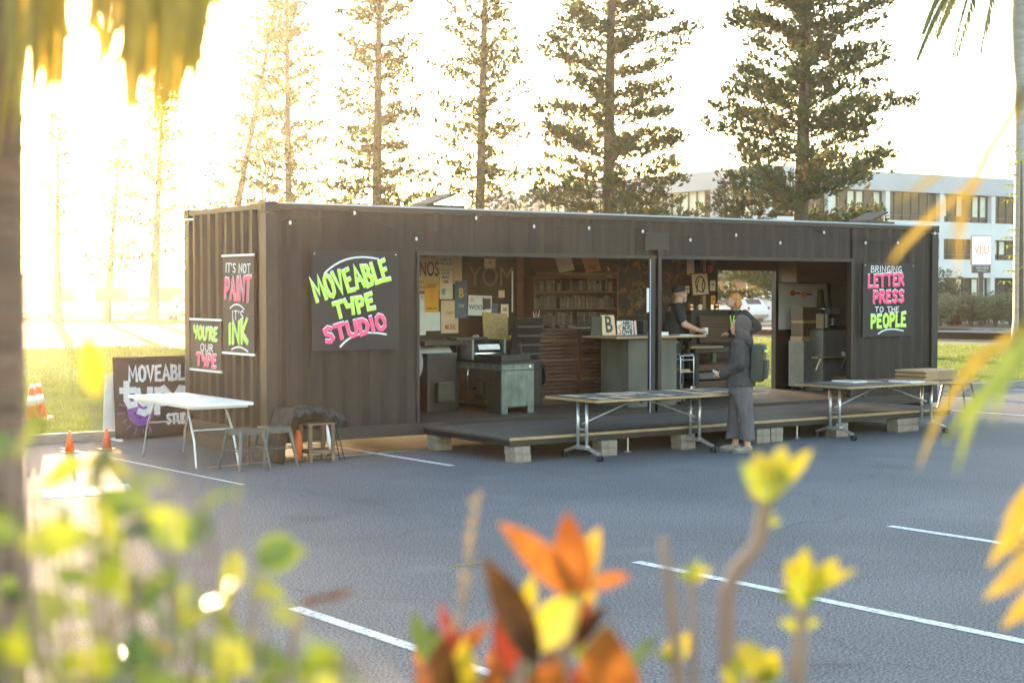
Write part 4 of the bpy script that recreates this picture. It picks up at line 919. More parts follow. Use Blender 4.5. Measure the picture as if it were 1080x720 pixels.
o = MB().bb(-.1, .1, -.08, .08, 0, .03, .004).build("tan_block", M['tan_wood']); o.location = (7.12, .62, FL+.487); tag(o, "tan wood block on the middle trolley shelf", "block")

# dark press / cabinet between the man and the blonde woman
bp2 = thing("proofing_bench", "dark cast press bench with steel top between the man and the blonde woman", "printing press", (7.75, 1.02, FL))
MB().bb(0, .92, 0, .6, .72, .80, .01).build("bed", M['cast_iron'], bp2); MB().bb(-.12, .55, -.04, .5, .801, .83, .005).build("side_table", M['tan_wood'], bp2)
for x in (0, .84):
    for y in (0, .52): MB().bb(x, x+.08, y, y+.08, 0, .719, .008).build("leg", M['press_green'] if x > 0 else M['cast_iron'], bp2)
MB().bb(.085, .835, .03, .57, .14, .17).build("lower_shelf", M['case_wood'], bp2)
for i in range(3): MB().bb(.16, .80, .1, .5, .18+.13*i, .28+.13*i, .01).build("stored_case", M['case_wood'] if i != 1 else M['grey_steel'], bp2)
uc = thing("upright_press", "tall black upright press under the framed portrait print", "printing press", (8.30, 1.68, FL))
MB().bb(0, .98, .05, .50, 0, 1.38, .02).build("body", M['cast_iron'], uc); MB().bb(.12, .86, -.03, .049, .85, 1.28, .02).build("front_plate", M['case_wood'], uc)
for z in (.35, .6): MB().bb(.08, .9, .02, .0495, z, z+.18, .006).build("drawer", M['case_wood'], uc)
MB().cyl((-.02, .2, 1.0), (-.05, .2, 1.0), .22, seg=24).build("hand_wheel", M['cast_iron'], uc)

# right hand end of the studio
sp = thing("equipment_case", "tall charcoal equipment case just right of the rear doorway", "case", (10.84, 1.72, FL))
MB().bb(0, .40, 0, .36, .05, .83, .015).build("case_body", M['grey_lam'], sp)
for x in (.04, .32):
    for y in (.04, .28): MB().bb(x, x+.04, y, y+.04, 0, .0495).build("foot", M['rubber'], sp)
for k, (mt, w, h, lab) in enumerate((('tan_wood', .40, .08, "tan tray directly on the charcoal case"), ('case_wood', .36, .22, "dark brown box above the tan tray"), ('tan_wood', .36, .05, "thin tan tray between two dark boxes"), ('case_wood', .38, .22, "topmost dark brown box on the charcoal case"))):
    zz = FL+.83+[0, .082, .304, .356][k]
    o = MB().bb(-w/2, w/2, -.14, .14, 0, h-.002, .004).build("storage_box", M[mt]); o.location = (11.04, 1.90, zz); tag(o, lab, "box", "boxes stacked on the charcoal case")
gc = thing("grey_cupboard", "mid grey cupboard with dark worktop at the right end of the studio", "cupboard", (11.00, 1.45, FL))
MB().bb(.02, .78, 0, .45, 0, 1.02, .004).build("carcass", M['grey_lam'], gc); MB().bb(0, .80, -.02, .47, 1.021, 1.05, .003).build("worktop", M['cast_iron'], gc)
MB().bb(.04, .76, -.012, -.0005, .05, .99, .003).build("door", M['grey_lam'], gc)
fs_ = thing("fold_down_shelf", "small pale fold down shelf fixed in front of the grey cupboard", "shelf", (10.72, 1.28, FL+.56))
MB().bb(0, .86, 0, .15, 0, .02, .003).build("shelf_board", M['tan_wood'], fs_)
for x in (.1, .7): MB().cyl((x, .14, -.20), (x, .03, -.002), .010).build("strut", M['silver'], fs_)
o = MB().cyl((0, 0, 0), (0, 0, .07), .032, seg=14).build("mug", M['paper']); o.location = (11.42, 1.36, FL+.581); tag(o, "small white mug on the fold down shelf", "mug")
cf = thing("coffee_machine", "steel coffee machine on the grey cupboard's worktop", "coffee machine", (11.36, 1.62, FL+1.05))
MB().bb(0, .26, 0, .24, 0, .05, .008).build("base", M['chrome'], cf); MB().bb(.0, .26, .12, .24, .0505, .33, .01).build("body", M['chrome'], cf); MB().bb(0, .26, 0, .1195, .24, .33, .01).build("head", M['grey_lam'], cf)
MB().cyl((.13, .05, .055), (.13, .05, .17), .055, .065, seg=16).build("jug", M['chrome'], cf); MB().ball((.13, .12, .335), (.07, .07, .03), 10).build("lid", M['cast_iron'], cf)
for i in range(4):
    o = MB().bb(0, .035, 0, .16, 0, .24, .002).build("book", M[('kraft', 'spine_c', 'paper', 'tan_wood')[i]]); o.location = (11.17+i*.04, 1.62, FL+1.05); tag(o, ("brown book beside the coffee machine, farthest left", "second book from the left beside the coffee machine", "white book beside the coffee machine", "tan book touching the coffee machine")[i], "book", "books beside the coffee machine")
for i, (x, z, lab) in enumerate(((11.18, 1.98, "orange handled tool hanging at the left on the white wall board"), (11.46, 1.96, "orange handled tool hanging at the middle of the white wall board"), (11.44, 1.70, "orange handled tool hanging lowest on the white wall board"))):
    t = thing("hanging_tool", lab, "tool", (x, CW-.115, z), 0, "orange handled tools on the wall board")
    MB().ball((0, 0, 0), (.065, .02, .05), 12).build("grip", M['orange_plastic'], t); MB().bb(.05, .19, -.008, .008, -.02, .01, .003).build("blade", M['grey_steel'], t)
o = MB().tube([(0, 0, .62), (.02, 0, .3), (-.02, 0, 0)], [.06, .10, .13], 10).build("hanging_apron", M['cloth_black'], None, True); o.location = (11.72, CW-.25, 1.42); o.scale = (1, .5, 1); tag(o, "dark apron hanging by the wall cupboard", "apron")
lb = thing("low_box", "low dark timber box on the floor behind the right folding table", "box", (10.35, .25, FL)); MB().bb(0, .62, 0, .35, 0, .28, .006).build("body", M['case_wood'], lb); MB().bb(-.01, .63, -.01, .36, .281, .30, .003).build("lid", M['shelf_wood'], lb)

# ------------------------------------------------------------------ people (local forward = -X)
def cap(mb, pts, rs, seg=14):
    for (a, b, r0, r1) in zip(pts, pts[1:], rs, rs[1:]): mb.cyl(a, b, r0, r1, seg=seg)
    for p, r in zip(pts, rs): mb.ball(p, r, seg)
def fingers(mb, w, d, side, curl=.5):
    """palm and five fingers at wrist w pointing along d"""
    w = Vector(w); d = Vector(d).normalized(); s = Vector(side).normalized(); n = d.cross(s).normalized()
    mb.ball(w+d*.045, (.046, .030, .040), 12)
    for k, (o_, L) in enumerate(((-.030, .070), (-.010, .080), (.010, .075), (.030, .058))):
        a = w+d*.075+s*o_; b = a+d*L*.5+n*L*curl*.2; c = b+d*L*.35+n*L*curl*.6
        mb.cyl(a, b, .0100, .0090, 8); mb.cyl(b, c, .0090, .0075, 8); mb.ball(c, .0078, 8); mb.ball(b, .0092, 8)
    a = w+d*.03-s*.034; b = a+d*.03-s*.026+n*.008; c = b+d*.03+n*.012; mb.cyl(a, b, .012, .0105, 8); mb.cyl(b, c, .0105, .009, 8); mb.ball(c, .0092, 8)
def head_shape(mb, c, k=1.0):
    x, y, z = c
    mb.ball((x+.012*k, y, z+.018*k), (.098*k, .077*k, .098*k), 20)          # cranium
    mb.ball((x-.025*k, y, z-.045*k), (.062*k, .056*k, .070*k), 16)         # jaw
    mb.ball((x-.075*k, y, z-.085*k), (.022*k, .026*k, .018*k), 10)         # chin
    mb.ball((x-.100*k, y, z-.018*k), (.018*k, .013*k, .026*k), 10)         # nose
    mb.ball((x-.088*k, y, z-.058*k), (.014*k, .024*k, .012*k), 10)         # mouth
    mb.ball((x-.083*k, y, z+.020*k), (.016*k, .055*k, .012*k), 10)         # brow
    for s in (-1, 1): mb.ball((x+.008*k, y+s*.076*k, z-.010*k), (.018*k, .009*k, .028*k), 8)
def face(p, c, k=1.0, lip=True):
    x, y, z = c
    for s in (-1, 1):
        e = MB().ball((x-.083*k, y+s*.031*k, z+.002*k), .0125*k, 10).build("eye", M['paper'], p, True)
        MB().ball((x-.0925*k, y+s*.032*k, z+.002*k), .006*k, 8).build("pupil", M['rubber'], e, True)
    if lip: MB().ball((x-.096*k, y, z-.060*k), (.007*k, .022*k, .006*k), 8).build("lips", M['lip'], p, True)
M['lip'] = pm("lips", (.42, .15, .13), None, 20, .5)
M['jacket_grey'] = pm("charcoal cotton jacket", (0.062, 0.054, 0.056), (0.040, 0.035, 0.037), 14, .9, 0, .4, 40)
M['trouser'] = pm("mauve grey trousers", (0.135, 0.118, 0.13), (0.095, 0.082, 0.092), 9, .9, 0, .3, 30, stretch=(3, 3, .6))
M['hood'] = pm("brown grey hood", (0.115, 0.09, 0.085), (0.075, 0.058, 0.056), 14, .9, 0, .4, 40)
M['pack'] = pm("dark green nylon", (0.035, 0.042, 0.03), (0.022, 0.028, 0.02), 10, .6, 0, .2, 30)
M['hair_blonde'] = pm("copper blonde hair", (0.58, 0.24, 0.06), (0.40, 0.14, 0.035), 30, .5, stretch=(1, 1, .25), trans=.1)
M['hair_dark'] = pm("dark brown hair", (0.06, 0.035, 0.025), None, 30, .5)
M['beard'] = pm("white beard", (0.36, 0.32, 0.28), (.24, .21, .18), 50, .8, 0, .5, 80)
M['tee'] = pm("black tee shirt", (0.028, 0.027, 0.028), None, 10, .9, 0, .3, 30)
M['denim'] = pm("dark denim apron", (0.05, 0.05, 0.055), None, 20, .9)
M['shoe'] = pm("beige trail shoe", (0.34, 0.31, 0.26), (.20, .18, .15), 25, .7)
def piece(fn, name, mat, parent, vox=.013, sm=4):
    mb = MB(); fn(mb); o = mb.build(name, mat, parent, True); return remesh(o, vox, sm)

def folds(o, amt, fr, zs):
    """cloth folds pushed into a garment's surface"""
    for v in o.data.vertices:
        c = v.co; n_ = mnoise.noise(Vector((c.x*fr, c.y*fr, c.z*fr*zs)))+.5*mnoise.noise(Vector((c.x*fr*2.3+5, c.y*fr*2.3, c.z*fr*zs*2)))
        v.co = c+v.normal*amt*n_
    return o
# hooded woman with backpack
wmn = thing("person", "person in grey hooded jacket and wide trousers with dark backpack at the left table", "person", (5.27, -2.57, 0), R(-51))
def b_(mb):
    for s in (-1, 1):
        k = -s*.09+.01; cap(mb, [(.0, s*.085, .90), (k*.5-.015, s*.095, .50), (k+.01, s*.10, .10)], [.085, .058, .040]); mb.ball((k-.05, s*.10, .045), (.10, .038, .035), 12)
        mb.cyl((k, s*.10, .10), (k, s*.10, .04), .038, .036)
    mb.ball((0, 0, .93), (.11, .155, .12), 16); mb.ball((-.01, 0, 1.12), (.10, .125, .16), 16); mb.ball((0, 0, 1.30), (.11, .155, .12), 16)
    for s in (-1, 1):
        cap(mb, [(0, s*.16, 1.37), (.02 if s > 0 else .03, s*.215, 1.11), (-.20, s*.13, .985)], [.052, .042, .028]); fingers(mb, (-.21, s*.125, .98), (-1, -s*.25, .05), (0, s, .3), .8)
    cap(mb, [(0, 0, 1.38), (-.015, 0, 1.48)], [.055, .05]); head_shape(mb, (-.02, 0, 1.575), .98)
piece(b_, "body", M['skin'], wmn, .011)
face(wmn, (-.02, 0, 1.575), .98)
def b_(mb):
    mb.loft([(0, 0, .84, .185, .235), (0, 0, .92, .180, .22), (0, 0, 1.05, .165, .195), (0, 0, 1.22, .155, .195), (.0, 0, 1.34, .13, .19), (0, 0, 1.40, .095, .14), (0, 0, 1.45, .07, .08)], 28)
    for s in (-1, 1): cap(mb, [(0, s*.155, 1.36), (.02, s*.225, 1.11), (-.19, s*.135, .99)], [.082, .076, .056])
    mb.ball((.06, 0, 1.42), (.085, .115, .06), 14)
folds(piece(b_, "jacket", M['jacket_grey'], wmn, .014, 3), .018, 9, .6)
def b_(mb):
    for s in (-1, 1):
        mb.loft([(-s*.09+.01, s*.10, .165, .108, .092), (-s*.085+.01, s*.10, .40, .100, .090), (-s*.055, s*.095, .65, .115, .100), (0, s*.08, .88, .14, .12)], 22)
    mb.loft([(0, 0, .74, .15, .20), (0, 0, .92, .145, .18)], 24)
folds(piece(b_, "trousers", M['trouser'], wmn, .014, 2), .016, 7, .25)
def b_(mb):
    mb.ball((.012, 0, 1.592), (.122, .105, .130), 20); mb.loft([(.02, 0, 1.40, .10, .125), (.01, 0, 1.50, .098, .10), (.01, 0, 1.60, .11, .10)], 20)
o = MB(); b_(o); hd = o.build("hood", M['hood'], wmn, True)
bm = bmesh.new(); bm.from_mesh(hd.data); bmesh.ops.delete(bm, geom=[v for v in bm.verts if v.co.x < -.062 and 1.47 < v.co.z < 1.68], context='VERTS'); bm.to_mesh(hd.data); bm.free()
evaluated(hd, [lambda o: setattr(o.modifiers.new("s", 'SOLIDIFY'), "thickness", -.006)]); hd.data.materials.clear(); hd.data.materials.append(M['hood'])
def b_(mb):
    for s in (-1, 1): mb.ball((-.035, s*.072, 1.53), (.03, .02, .08), 10)
piece(b_, "hair", M['hair_dark'], wmn, .010, 2)
for s in (-1, 1):
    k = -s*.09+.01
    def b_(mb):
        mb.ball((k-.065, s*.10, .045), (.125, .048, .040), 14); mb.ball((k+.015, s*.10, .065), (.055, .045, .052), 12)
    sh_ = piece(b_, "shoe", M['shoe'], wmn, .008, 2); MB().box((k-.055, s*.10, .010), (.255, .088, .020), None, .009).build("sole", M['grey_lam'], sh_)
bpk = MB(); bpk.box((.225, 0, 1.13), (.17, .30, .48), (0, R(4), 0), .07); bpk.box((.315, 0, 1.05), (.06, .22, .24), (0, R(4), 0), .03); bp3 = bpk.build("backpack", M['pack'], wmn); soft(bp3, 60)
for s in (-1, 1): MB().tube([(.16, s*.10, 1.34), (.02, s*.115, 1.435), (-.115, s*.12, 1.33), (-.135, s*.14, 1.15), (.0, s*.175, 1.0), (.14, s*.14, .95)], .014, 8).build("strap", M['rubber'], bp3, True)
MB().box((.31, 0, 1.28), (.055, .24, .03), (0, R(4), 0), .01).build("reflective_strip", M['neon_green'], bp3)
o = MB().bb(-.07, .0, -.035, .035, -.004, .004, .003).build("phone", M['paper']); o.location = (5.27, -2.57, 0)
Mw = Matrix.Translation((5.27, -2.57, 0)) @ Matrix.Rotation(R(-51), 4, 'Z') @ Matrix.Translation((-.295, .06, 1.0)) @ Matrix.Rotation(R(20), 4, 'Y'); o.matrix_world = Mw
tag(o, "white phone held in front of the hooded person", "phone")

# bearded man behind the counter, facing right
mn = thing("person", "bearded man in black cap, glasses and black tee leaning on the counter", "person", (7.30, .98, FL), R(150))
def b_(mb):
    for s in (-1, 1):
        cap(mb, [(.04, s*.10, .93), (.03, s*.11, .50), (.04, s*.12, .10)], [.10, .068, .048]); mb.ball((-.02, s*.12, .04), (.12, .045, .04), 12); mb.cyl((.04, s*.12, .1), (.03, s*.12, .03), .045)
    mb.ball((.04, 0, .98), (.14, .17, .13), 16); mb.ball((.0, 0, 1.15), (.155, .17, .18), 16); mb.ball((-.01, 0, 1.36), (.13, .19, .14), 16)
    cap(mb, [(-.02, .20, 1.43), (-.09, .27, 1.18), (-.33, .17, 1.09)], [.065, .052, .036]); fingers(mb, (-.34, .165, 1.09), (-1, -.3, -.05), (0, 1, 0), .7)
    cap(mb, [(-.02, -.20, 1.43), (-.05, -.28, 1.18), (-.27, -.22, 1.06)], [.065, .052, .036]); fingers(mb, (-.28, -.215, 1.06), (-1, .2, -.05), (0, -1, 0), .7)
    cap(mb, [(-.03, 0, 1.46), (-.06, 0, 1.56)], [.07, .065]); head_shape(mb, (-.075, 0, 1.655), 1.03)
piece(b_, "body", M['skin'], mn, .012)
face(mn, (-.075, 0, 1.655), 1.03, False)
def b_(mb):
    mb.loft([(.03, 0, .92, .165, .195), (.0, 0, 1.10, .178, .19), (-.01, 0, 1.30, .155, .20), (-.02, 0, 1.43, .115, .205), (-.02, 0, 1.50, .08, .10)], 26)
    for s in (-1, 1): cap(mb, [(-.02, s*.19, 1.43), (-.06, s*.245, 1.26)], [.085, .078])
piece(b_, "shirt", M['tee'], mn, .014, 3)
def b_(mb):
    for s in (-1, 1): mb.loft([(.04, s*.11, .08, .085, .085), (.035, s*.105, .5, .09, .09), (.04, s*.09, .90, .13, .115)], 18)
    mb.loft([(.04, 0, .80, .15, .18), (.03, 0, .97, .16, .18)], 20)
piece(b_, "trousers", M['denim'], mn, .015, 2)
ap = MB(); ap.bb(-.195, -.187, -.15, .15, .45, 1.32, .003); ap.bb(-.1865, -.06, .12, .15, .95, 1.0); ap.build("apron", M['denim'], mn)
def b_(mb):
    mb.ball((-.055, 0, 1.70), (.112, .09, .075), 18)
piece(b_, "cap", M['tee'], mn, .010, 2); MB().box((-.19, 0, 1.712), (.08, .12, .010), (0, R(-8), 0), .004).build("cap_peak", M['tee'], mn)
def b_(mb):
    mb.ball((-.135, 0, 1.560), (.045, .045, .055), 14); mb.ball((-.105, 0, 1.590), (.062, .060, .03), 14)
piece(b_, "beard", M['beard'], mn, .009, 2)
gl = MB()
for s in (-1, 1):
    gl.tube([(-.178, s*.033+.022*math.cos(a), 1.658+.018*math.sin(a)) for a in [i*math.pi/5 for i in range(11)]], .003, 6); gl.cyl((-.175, s*.055, 1.66), (-.06, s*.085, 1.66), .003, seg=6)
gl.cyl((-.18, -.012, 1.66), (-.18, .012, 1.66), .003, seg=6); gl.build("glasses", M['rubber'], mn)
q = MB().cyl((0, 0, 0), (0, 0, .10), .036, .042, seg=16).build("white_cup", M['paper'])
q.matrix_world = Matrix.Translation((7.30, .98, FL)) @ Matrix.Rotation(R(150), 4, 'Z') @ Matrix.Translation((-.45, .10, 1.03)); tag(q, "white cup held by the bearded man over the counter end", "cup")

# blonde woman behind the hooded person
bw = thing("person", "copper blonde woman in a black jacket with a yellow lanyard, facing the bearded man", "person", (8.00, .28, FL), R(-8))
def b_(mb):
    for s in (-1, 1):
        cap(mb, [(.06, s*.085, .88), (.03, s*.09, .48), (.06, s*.09, .09)], [.085, .06, .042]); mb.ball((.0, s*.09, .035), (.11, .038, .035), 12); mb.cyl((.06, s*.09, .1), (.04, s*.09, .03), .038)
    mb.ball((.06, 0, .92), (.11, .15, .12), 16); mb.ball((.02, 0, 1.10), (.10, .12, .17), 16); mb.ball((-.04, 0, 1.29), (.10, .145, .12), 16)
    for s in (-1, 1):
        cap(mb, [(-.05, s*.155, 1.35), (.12, s*.24, 1.15), (-.09, s*.20, 1.02)], [.05, .042, .028]); fingers(mb, (-.10, s*.195, 1.02), (-1, -s*.3, .2), (0, s, 0), .7)
    cap(mb, [(-.07, 0, 1.37), (-.12, 0, 1.46)], [.05, .046]); head_shape(mb, (-.155, 0, 1.54), .95)
piece(b_, "body", M['skin'], bw, .011); face(bw, (-.155, 0, 1.54), .95)
def b_(mb):
    mb.loft([(.05, 0, .82, .15, .19), (.03, 0, 1.0, .14, .165), (-.01, 0, 1.18, .135, .17), (-.05, 0, 1.33, .11, .18), (-.07, 0, 1.40, .065, .07)], 26)
    for s in (-1, 1): cap(mb, [(-.04, s*.15, 1.34), (.13, s*.25, 1.15), (-.07, s*.205, 1.03)], [.07, .066, .048])
piece(b_, "jacket", M['tee'], bw, .014, 3)
def b_(mb):
    for s in (-1, 1): mb.loft([(.06, s*.09, .09, .06, .06), (.04, s*.09, .48, .075, .075), (.06, s*.08, .86, .105, .10)], 18)
piece(b_, "trousers", M['denim'], bw, .014, 2)
def b_(mb):
    mb.ball((-.120, 0, 1.580), (.108, .092, .090), 18); mb.ball((-.075, 0, 1.50), (.065, .090, .105), 16)
    for s in (-1, 1): mb.ball((-.115, s*.074, 1.49), (.045, .022, .085), 12)
piece(b_, "hair", M['hair_blonde'], bw, .010, 2)
q = MB(); q.tube([(-.09, .05, 1.40), (-.16, .045, 1.30), (-.165, .0, 1.12), (-.16, -.045, 1.30), (-.09, -.05, 1.40)], .010, 6); q.build("lanyard", M['neon_green'], bw)

# ------------------------------------------------------------------ trees
def pine_crown(seed, H, z0, rmax, taper, dens=1.0, top=True, gold=.25):
    """Norfolk pine: regular whorls of slightly drooping branches hung with rope-like foliage"""
    rnd = random.Random(seed); bmA, bmB, bmC = bmesh.new(), bmesh.new(), MB()
    z = z0; trunk_r = H*.011
    while z < H-.3:
        f = (z-z0)/(H-z0); L0 = rmax*((1-f)**taper)*(1+.16*math.sin(z*1.7+seed)) + .15
        nb = rnd.choice((5, 6, 7)); a0 = rnd.uniform(0, 6.28)
        for k in range(nb):
            if rnd.random() < .10: continue
            a = a0+k*2*math.pi/nb+rnd.uniform(-.2, .2); L = L0*rnd.uniform(.62, 1.12); zz = z+rnd.uniform(-.5, .5)
            dr = rnd.uniform(-.14, .10)+.34*min(1, f*2.2); da = Vector((math.cos(a), math.sin(a), 0)); sd = Vector((-da.y, da.x, 0)); n = 7
            pts = [Vector((0, 0, zz))+da*(L*t_)+Vector((0, 0, L*(dr*t_+.10*t_*t_-.05*t_))) for t_ in [i/n for i in range(n+1)]]
            bmC.tube(pts, [max(.008, .028*(1-i/n)*(1+L*.12)) for i in range(n+1)], 4)
            tw = int(L*17*dens)+6
            for j in range(tw):
                t_ = min(1, .12+.92*(j/tw)**.75+rnd.uniform(-.05, .05))
                if rnd.random() > .45+.55*t_: continue
                i = min(n-1, int(t_*n)); p = pts[i].lerp(pts[i+1], t_*n-i)
                s = 1 if j % 2 else -1; tl = rnd.uniform(.08, .42)*min(1.2, .5+L*.2)
                d = (sd*s*rnd.uniform(.1, 1.0)+da*rnd.uniform(.0, .8)+Vector((0, 0, rnd.uniform(-.35, 1.0)))).normalized()
                c_ = p+d*tl; up_ = (d+Vector((0, 0, .8))).normalized()
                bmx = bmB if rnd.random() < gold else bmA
                if tl > .2: bmC.cyl(p, c_, .009, .005, 3, False)
                sz = rnd.uniform(.6, 1.12)
                for _ in range(7):                        # one rounded tuft of upturned twigs
                    o_ = Vector((rnd.gauss(0, .045), rnd.gauss(0, .045), rnd.gauss(0, .04)))*sz; q = c_+o_
                    e = Vector((rnd.uniform(-1, 1), rnd.uniform(-1, 1), rnd.uniform(-1, 1))).cross(up_)
                    if e.length < .1: continue
                    e.normalize(); ax = (up_+o_*6).normalized()*.085*sz; e = e*.036*sz
                    bmx.faces.new([bmx.verts.new(q-ax-e*.5), bmx.verts.new(q-ax*.2+e), bmx.verts.new(q+ax), bmx.verts.new(q+ax*.2-e)])
        z += rnd.uniform(.30, .46) if z < 15 else rnd.uniform(.5, .8)
    def fin(bm, n):
        me = bpy.data.meshes.new(n); bm.to_mesh(me); bm.free(); return me
    return fin(bmA, "crown"), fin(bmB, "crown"), bmC.mesh("limbs")
PCOL = {}
def pine(label, X, D, H, z0, rmax, taper, seed, lean=0, dens=1.0, tr=None, wob=0, gold=.25, grp="Norfolk pines in a row behind the container"):
    p = site(X, D, .05); t = thing("norfolk_pine", label, "tree", p, 0, grp)
    r = tr or H*.011
    k = MB(); n = 14; pts = [(math.sin(i*.9+seed)*wob*i/n, math.cos(i*.7+seed)*wob*i/n, H*i/n) for i in range(n+1)]
    k.tube([(0, 0, -.1), (0, 0, .1)]+pts[1:], [r*1.35, r*1.2]+[r*(1-.93*i/n) for i in range(1, n+1)], 12)
    k.build("trunk", M['bark'], t, True)
    a, b, c = pine_crown(seed, H, z0, rmax, taper, dens, gold=gold)
    cr = link("crown", a, M['needles'], t); link("olive_foliage", b, M['needles_gold'], cr); link("limbs", c, M['bark'], t)  # olive tufts are scattered at random through the green crown
    if lean:
        ax = Vector((math.sin(YAW+math.pi/2), math.cos(YAW+math.pi/2), 0)); q = Vector((0, 0, 1)).rotation_difference((Vector((0, 0, 1))+ax*math.tan(lean)).normalized()); t.rotation_euler = q.to_euler()
    return t
def pxX(px, D): return (px-540)/1607*D     # survey bearing: (px) at distance D
pine("broad Norfolk pine with the widest low branches, in front of the office building's corner", pxX(841, 51), 51, 22, 1.7, 3.5, .62, 1, lean=R(1.2), dens=1.8, tr=.30, gold=.3)
pine("full Norfolk pine over the middle of the container, in front of the office's left wall", pxX(639, 57), 57, 23, 3.6, 3.0, .6, 2, lean=R(.8), dens=1.6, tr=.30)
pine("slimmer Norfolk pine third from the right, bare trunked with gappy branches", pxX(503, 62), 62, 22, 4.5, 1.95, .4, 3, lean=R(1.4), dens=.8, tr=.27)
pine("slim dense Norfolk pine over the container left of the doorway opening", pxX(396, 66), 66, 22, 4.0, 2.15, .45, 4, lean=R(.8), dens=1.05, tr=.30)
pine("narrow straight Norfolk pine just right of the leaning one", pxX(306, 72), 72, 21, 3.5, 2.0, .5, 5, lean=R(-.3), dens=.95, tr=.24)
pine("sparse Norfolk pine leaning to the right over the container's left end", pxX(226, 74), 74, 19, 4.5, 2.0, .5, 6, lean=R(11), dens=.55, tr=.26)
pine("distant small Norfolk pine in the sun glare left of the container", pxX(161, 88), 88, 15.5, 3.6, 2.3, .75, 7, lean=R(3.0), dens=.6, tr=.30)
pine("far left Norfolk pine, second trunk in the sun glare, leaning slightly", pxX(112, 90), 90, 11, 3.0, 1.9, .6, 8, lean=R(5), dens=.5, tr=.24)
pine("far left Norfolk pine nearest the picture edge, deep in the sun glare", pxX(60, 92), 92, 13, 5.0, 1.8, .6, 9, lean=R(1), dens=.4, tr=.28)

def leafball(bm, c, r, n, size, rnd, flat_=1.0):
    for _ in range(n):
        v = Vector((rnd.gauss(0, 1), rnd.gauss(0, 1), rnd.gauss(0, 1))).normalized()
        k = rnd.random()**.35; p = Vector(c)+Vector((v.x*r[0]*k, v.y*r[1]*k, v.z*r[2]*k)); 
        p += v*.12*r[0]*mnoise.noise(p*2)
        a = Vector((rnd.uniform(-1, 1), rnd.uniform(-1, 1), rnd.uniform(-1, 1))).normalized(); b = a.orthogonal().normalized(); s = size*rnd.uniform(.6, 1.4)
        bm.faces.new([bm.verts.new(p-a*s), bm.verts.new(p+b*s*.45), bm.verts.new(p+a*s), bm.verts.new(p-b*s*.45)])
M['shrub_dark'] = pm("dark shrub leaves", (0.06, 0.085, 0.03), (0.035, 0.05, 0.02), 1.5, .6, trans=.25)
M['shrub_grey'] = pm("grey green shrub leaves", (0.20, 0.20, 0.10), (0.12, 0.13, 0.06), 1.5, .7, trans=.3)
M['shrub_red'] = pm("maroon shrub leaves", (0.13, 0.035, 0.03), (0.08, 0.025, 0.02), 1.5, .7, trans=.25)
def shrub(label, X, D, w, h, mat, seed, grp="shrubs across the street"):
    t = thing("shrub", label, "shrub", site(X, D, .06), 0, grp); rnd = random.Random(seed); bm = bmesh.new()
    for i in range(7):
        a = rnd.uniform(0, 6.28); leafball(bm, (math.cos(a)*w*.22, math.sin(a)*w*.22, h*rnd.uniform(.35, .68)), (w*.34, w*.34, h*.33), 520, .085, rnd)
    me = bpy.data.meshes.new("foliage"); bm.to_mesh(me); bm.free(); link("foliage", me, mat, t)
    k = MB()
    for i in range(5):
        a = i*1.3; k.tube([(0, 0, 0), (math.cos(a)*w*.1, math.sin(a)*w*.1, h*.3), (math.cos(a)*w*.25, math.sin(a)*w*.25, h*.7)], [.05, .035, .015], 5)
    k.build("stem", M['bark'], t)
DB = 80
for i, (px, d, w, h, mt, lab) in enumerate(((1000, 82, 2.6, 3.3, 'shrub_dark', "tall dark shrub hiding the building foot by the container's right corner"), (992, 78, 1.6, 1.9, 'shrub_grey', "low grey green shrub touching the container's right edge"), (1006, 80.5, 1.2, 1.1, 'shrub_red', "small maroon shrub between two green ones"), (1024, 79, 2.0, 2.0, 'shrub_grey', "round grey green shrub under the lit screen sign"),
        (1050, 78, 1.9, 2.0, 'shrub_grey', "round grey green shrub left of the palm trunk"), (1066, 80, 2.2, 2.2, 'shrub_grey', "shrub behind the palm trunk"), (1038, 83, 1.8, 1.6, 'shrub_dark', "dark shrub behind the lit screen sign's pole"), (1100, 79, 2.6, 2.2, 'shrub_dark', "shrub right of the palm trunk"))):
    shrub(lab, pxX(px, d), d, w, h, M[mt], 40+i)
def bedpt(px, d): p = site(pxX(px, d), d); return (p.x, p.y)
flat("planting_bed", [bedpt(960, 76), bedpt(1180, 74), bedpt(1180, 86), bedpt(960, 86)], .13, M['soil'])

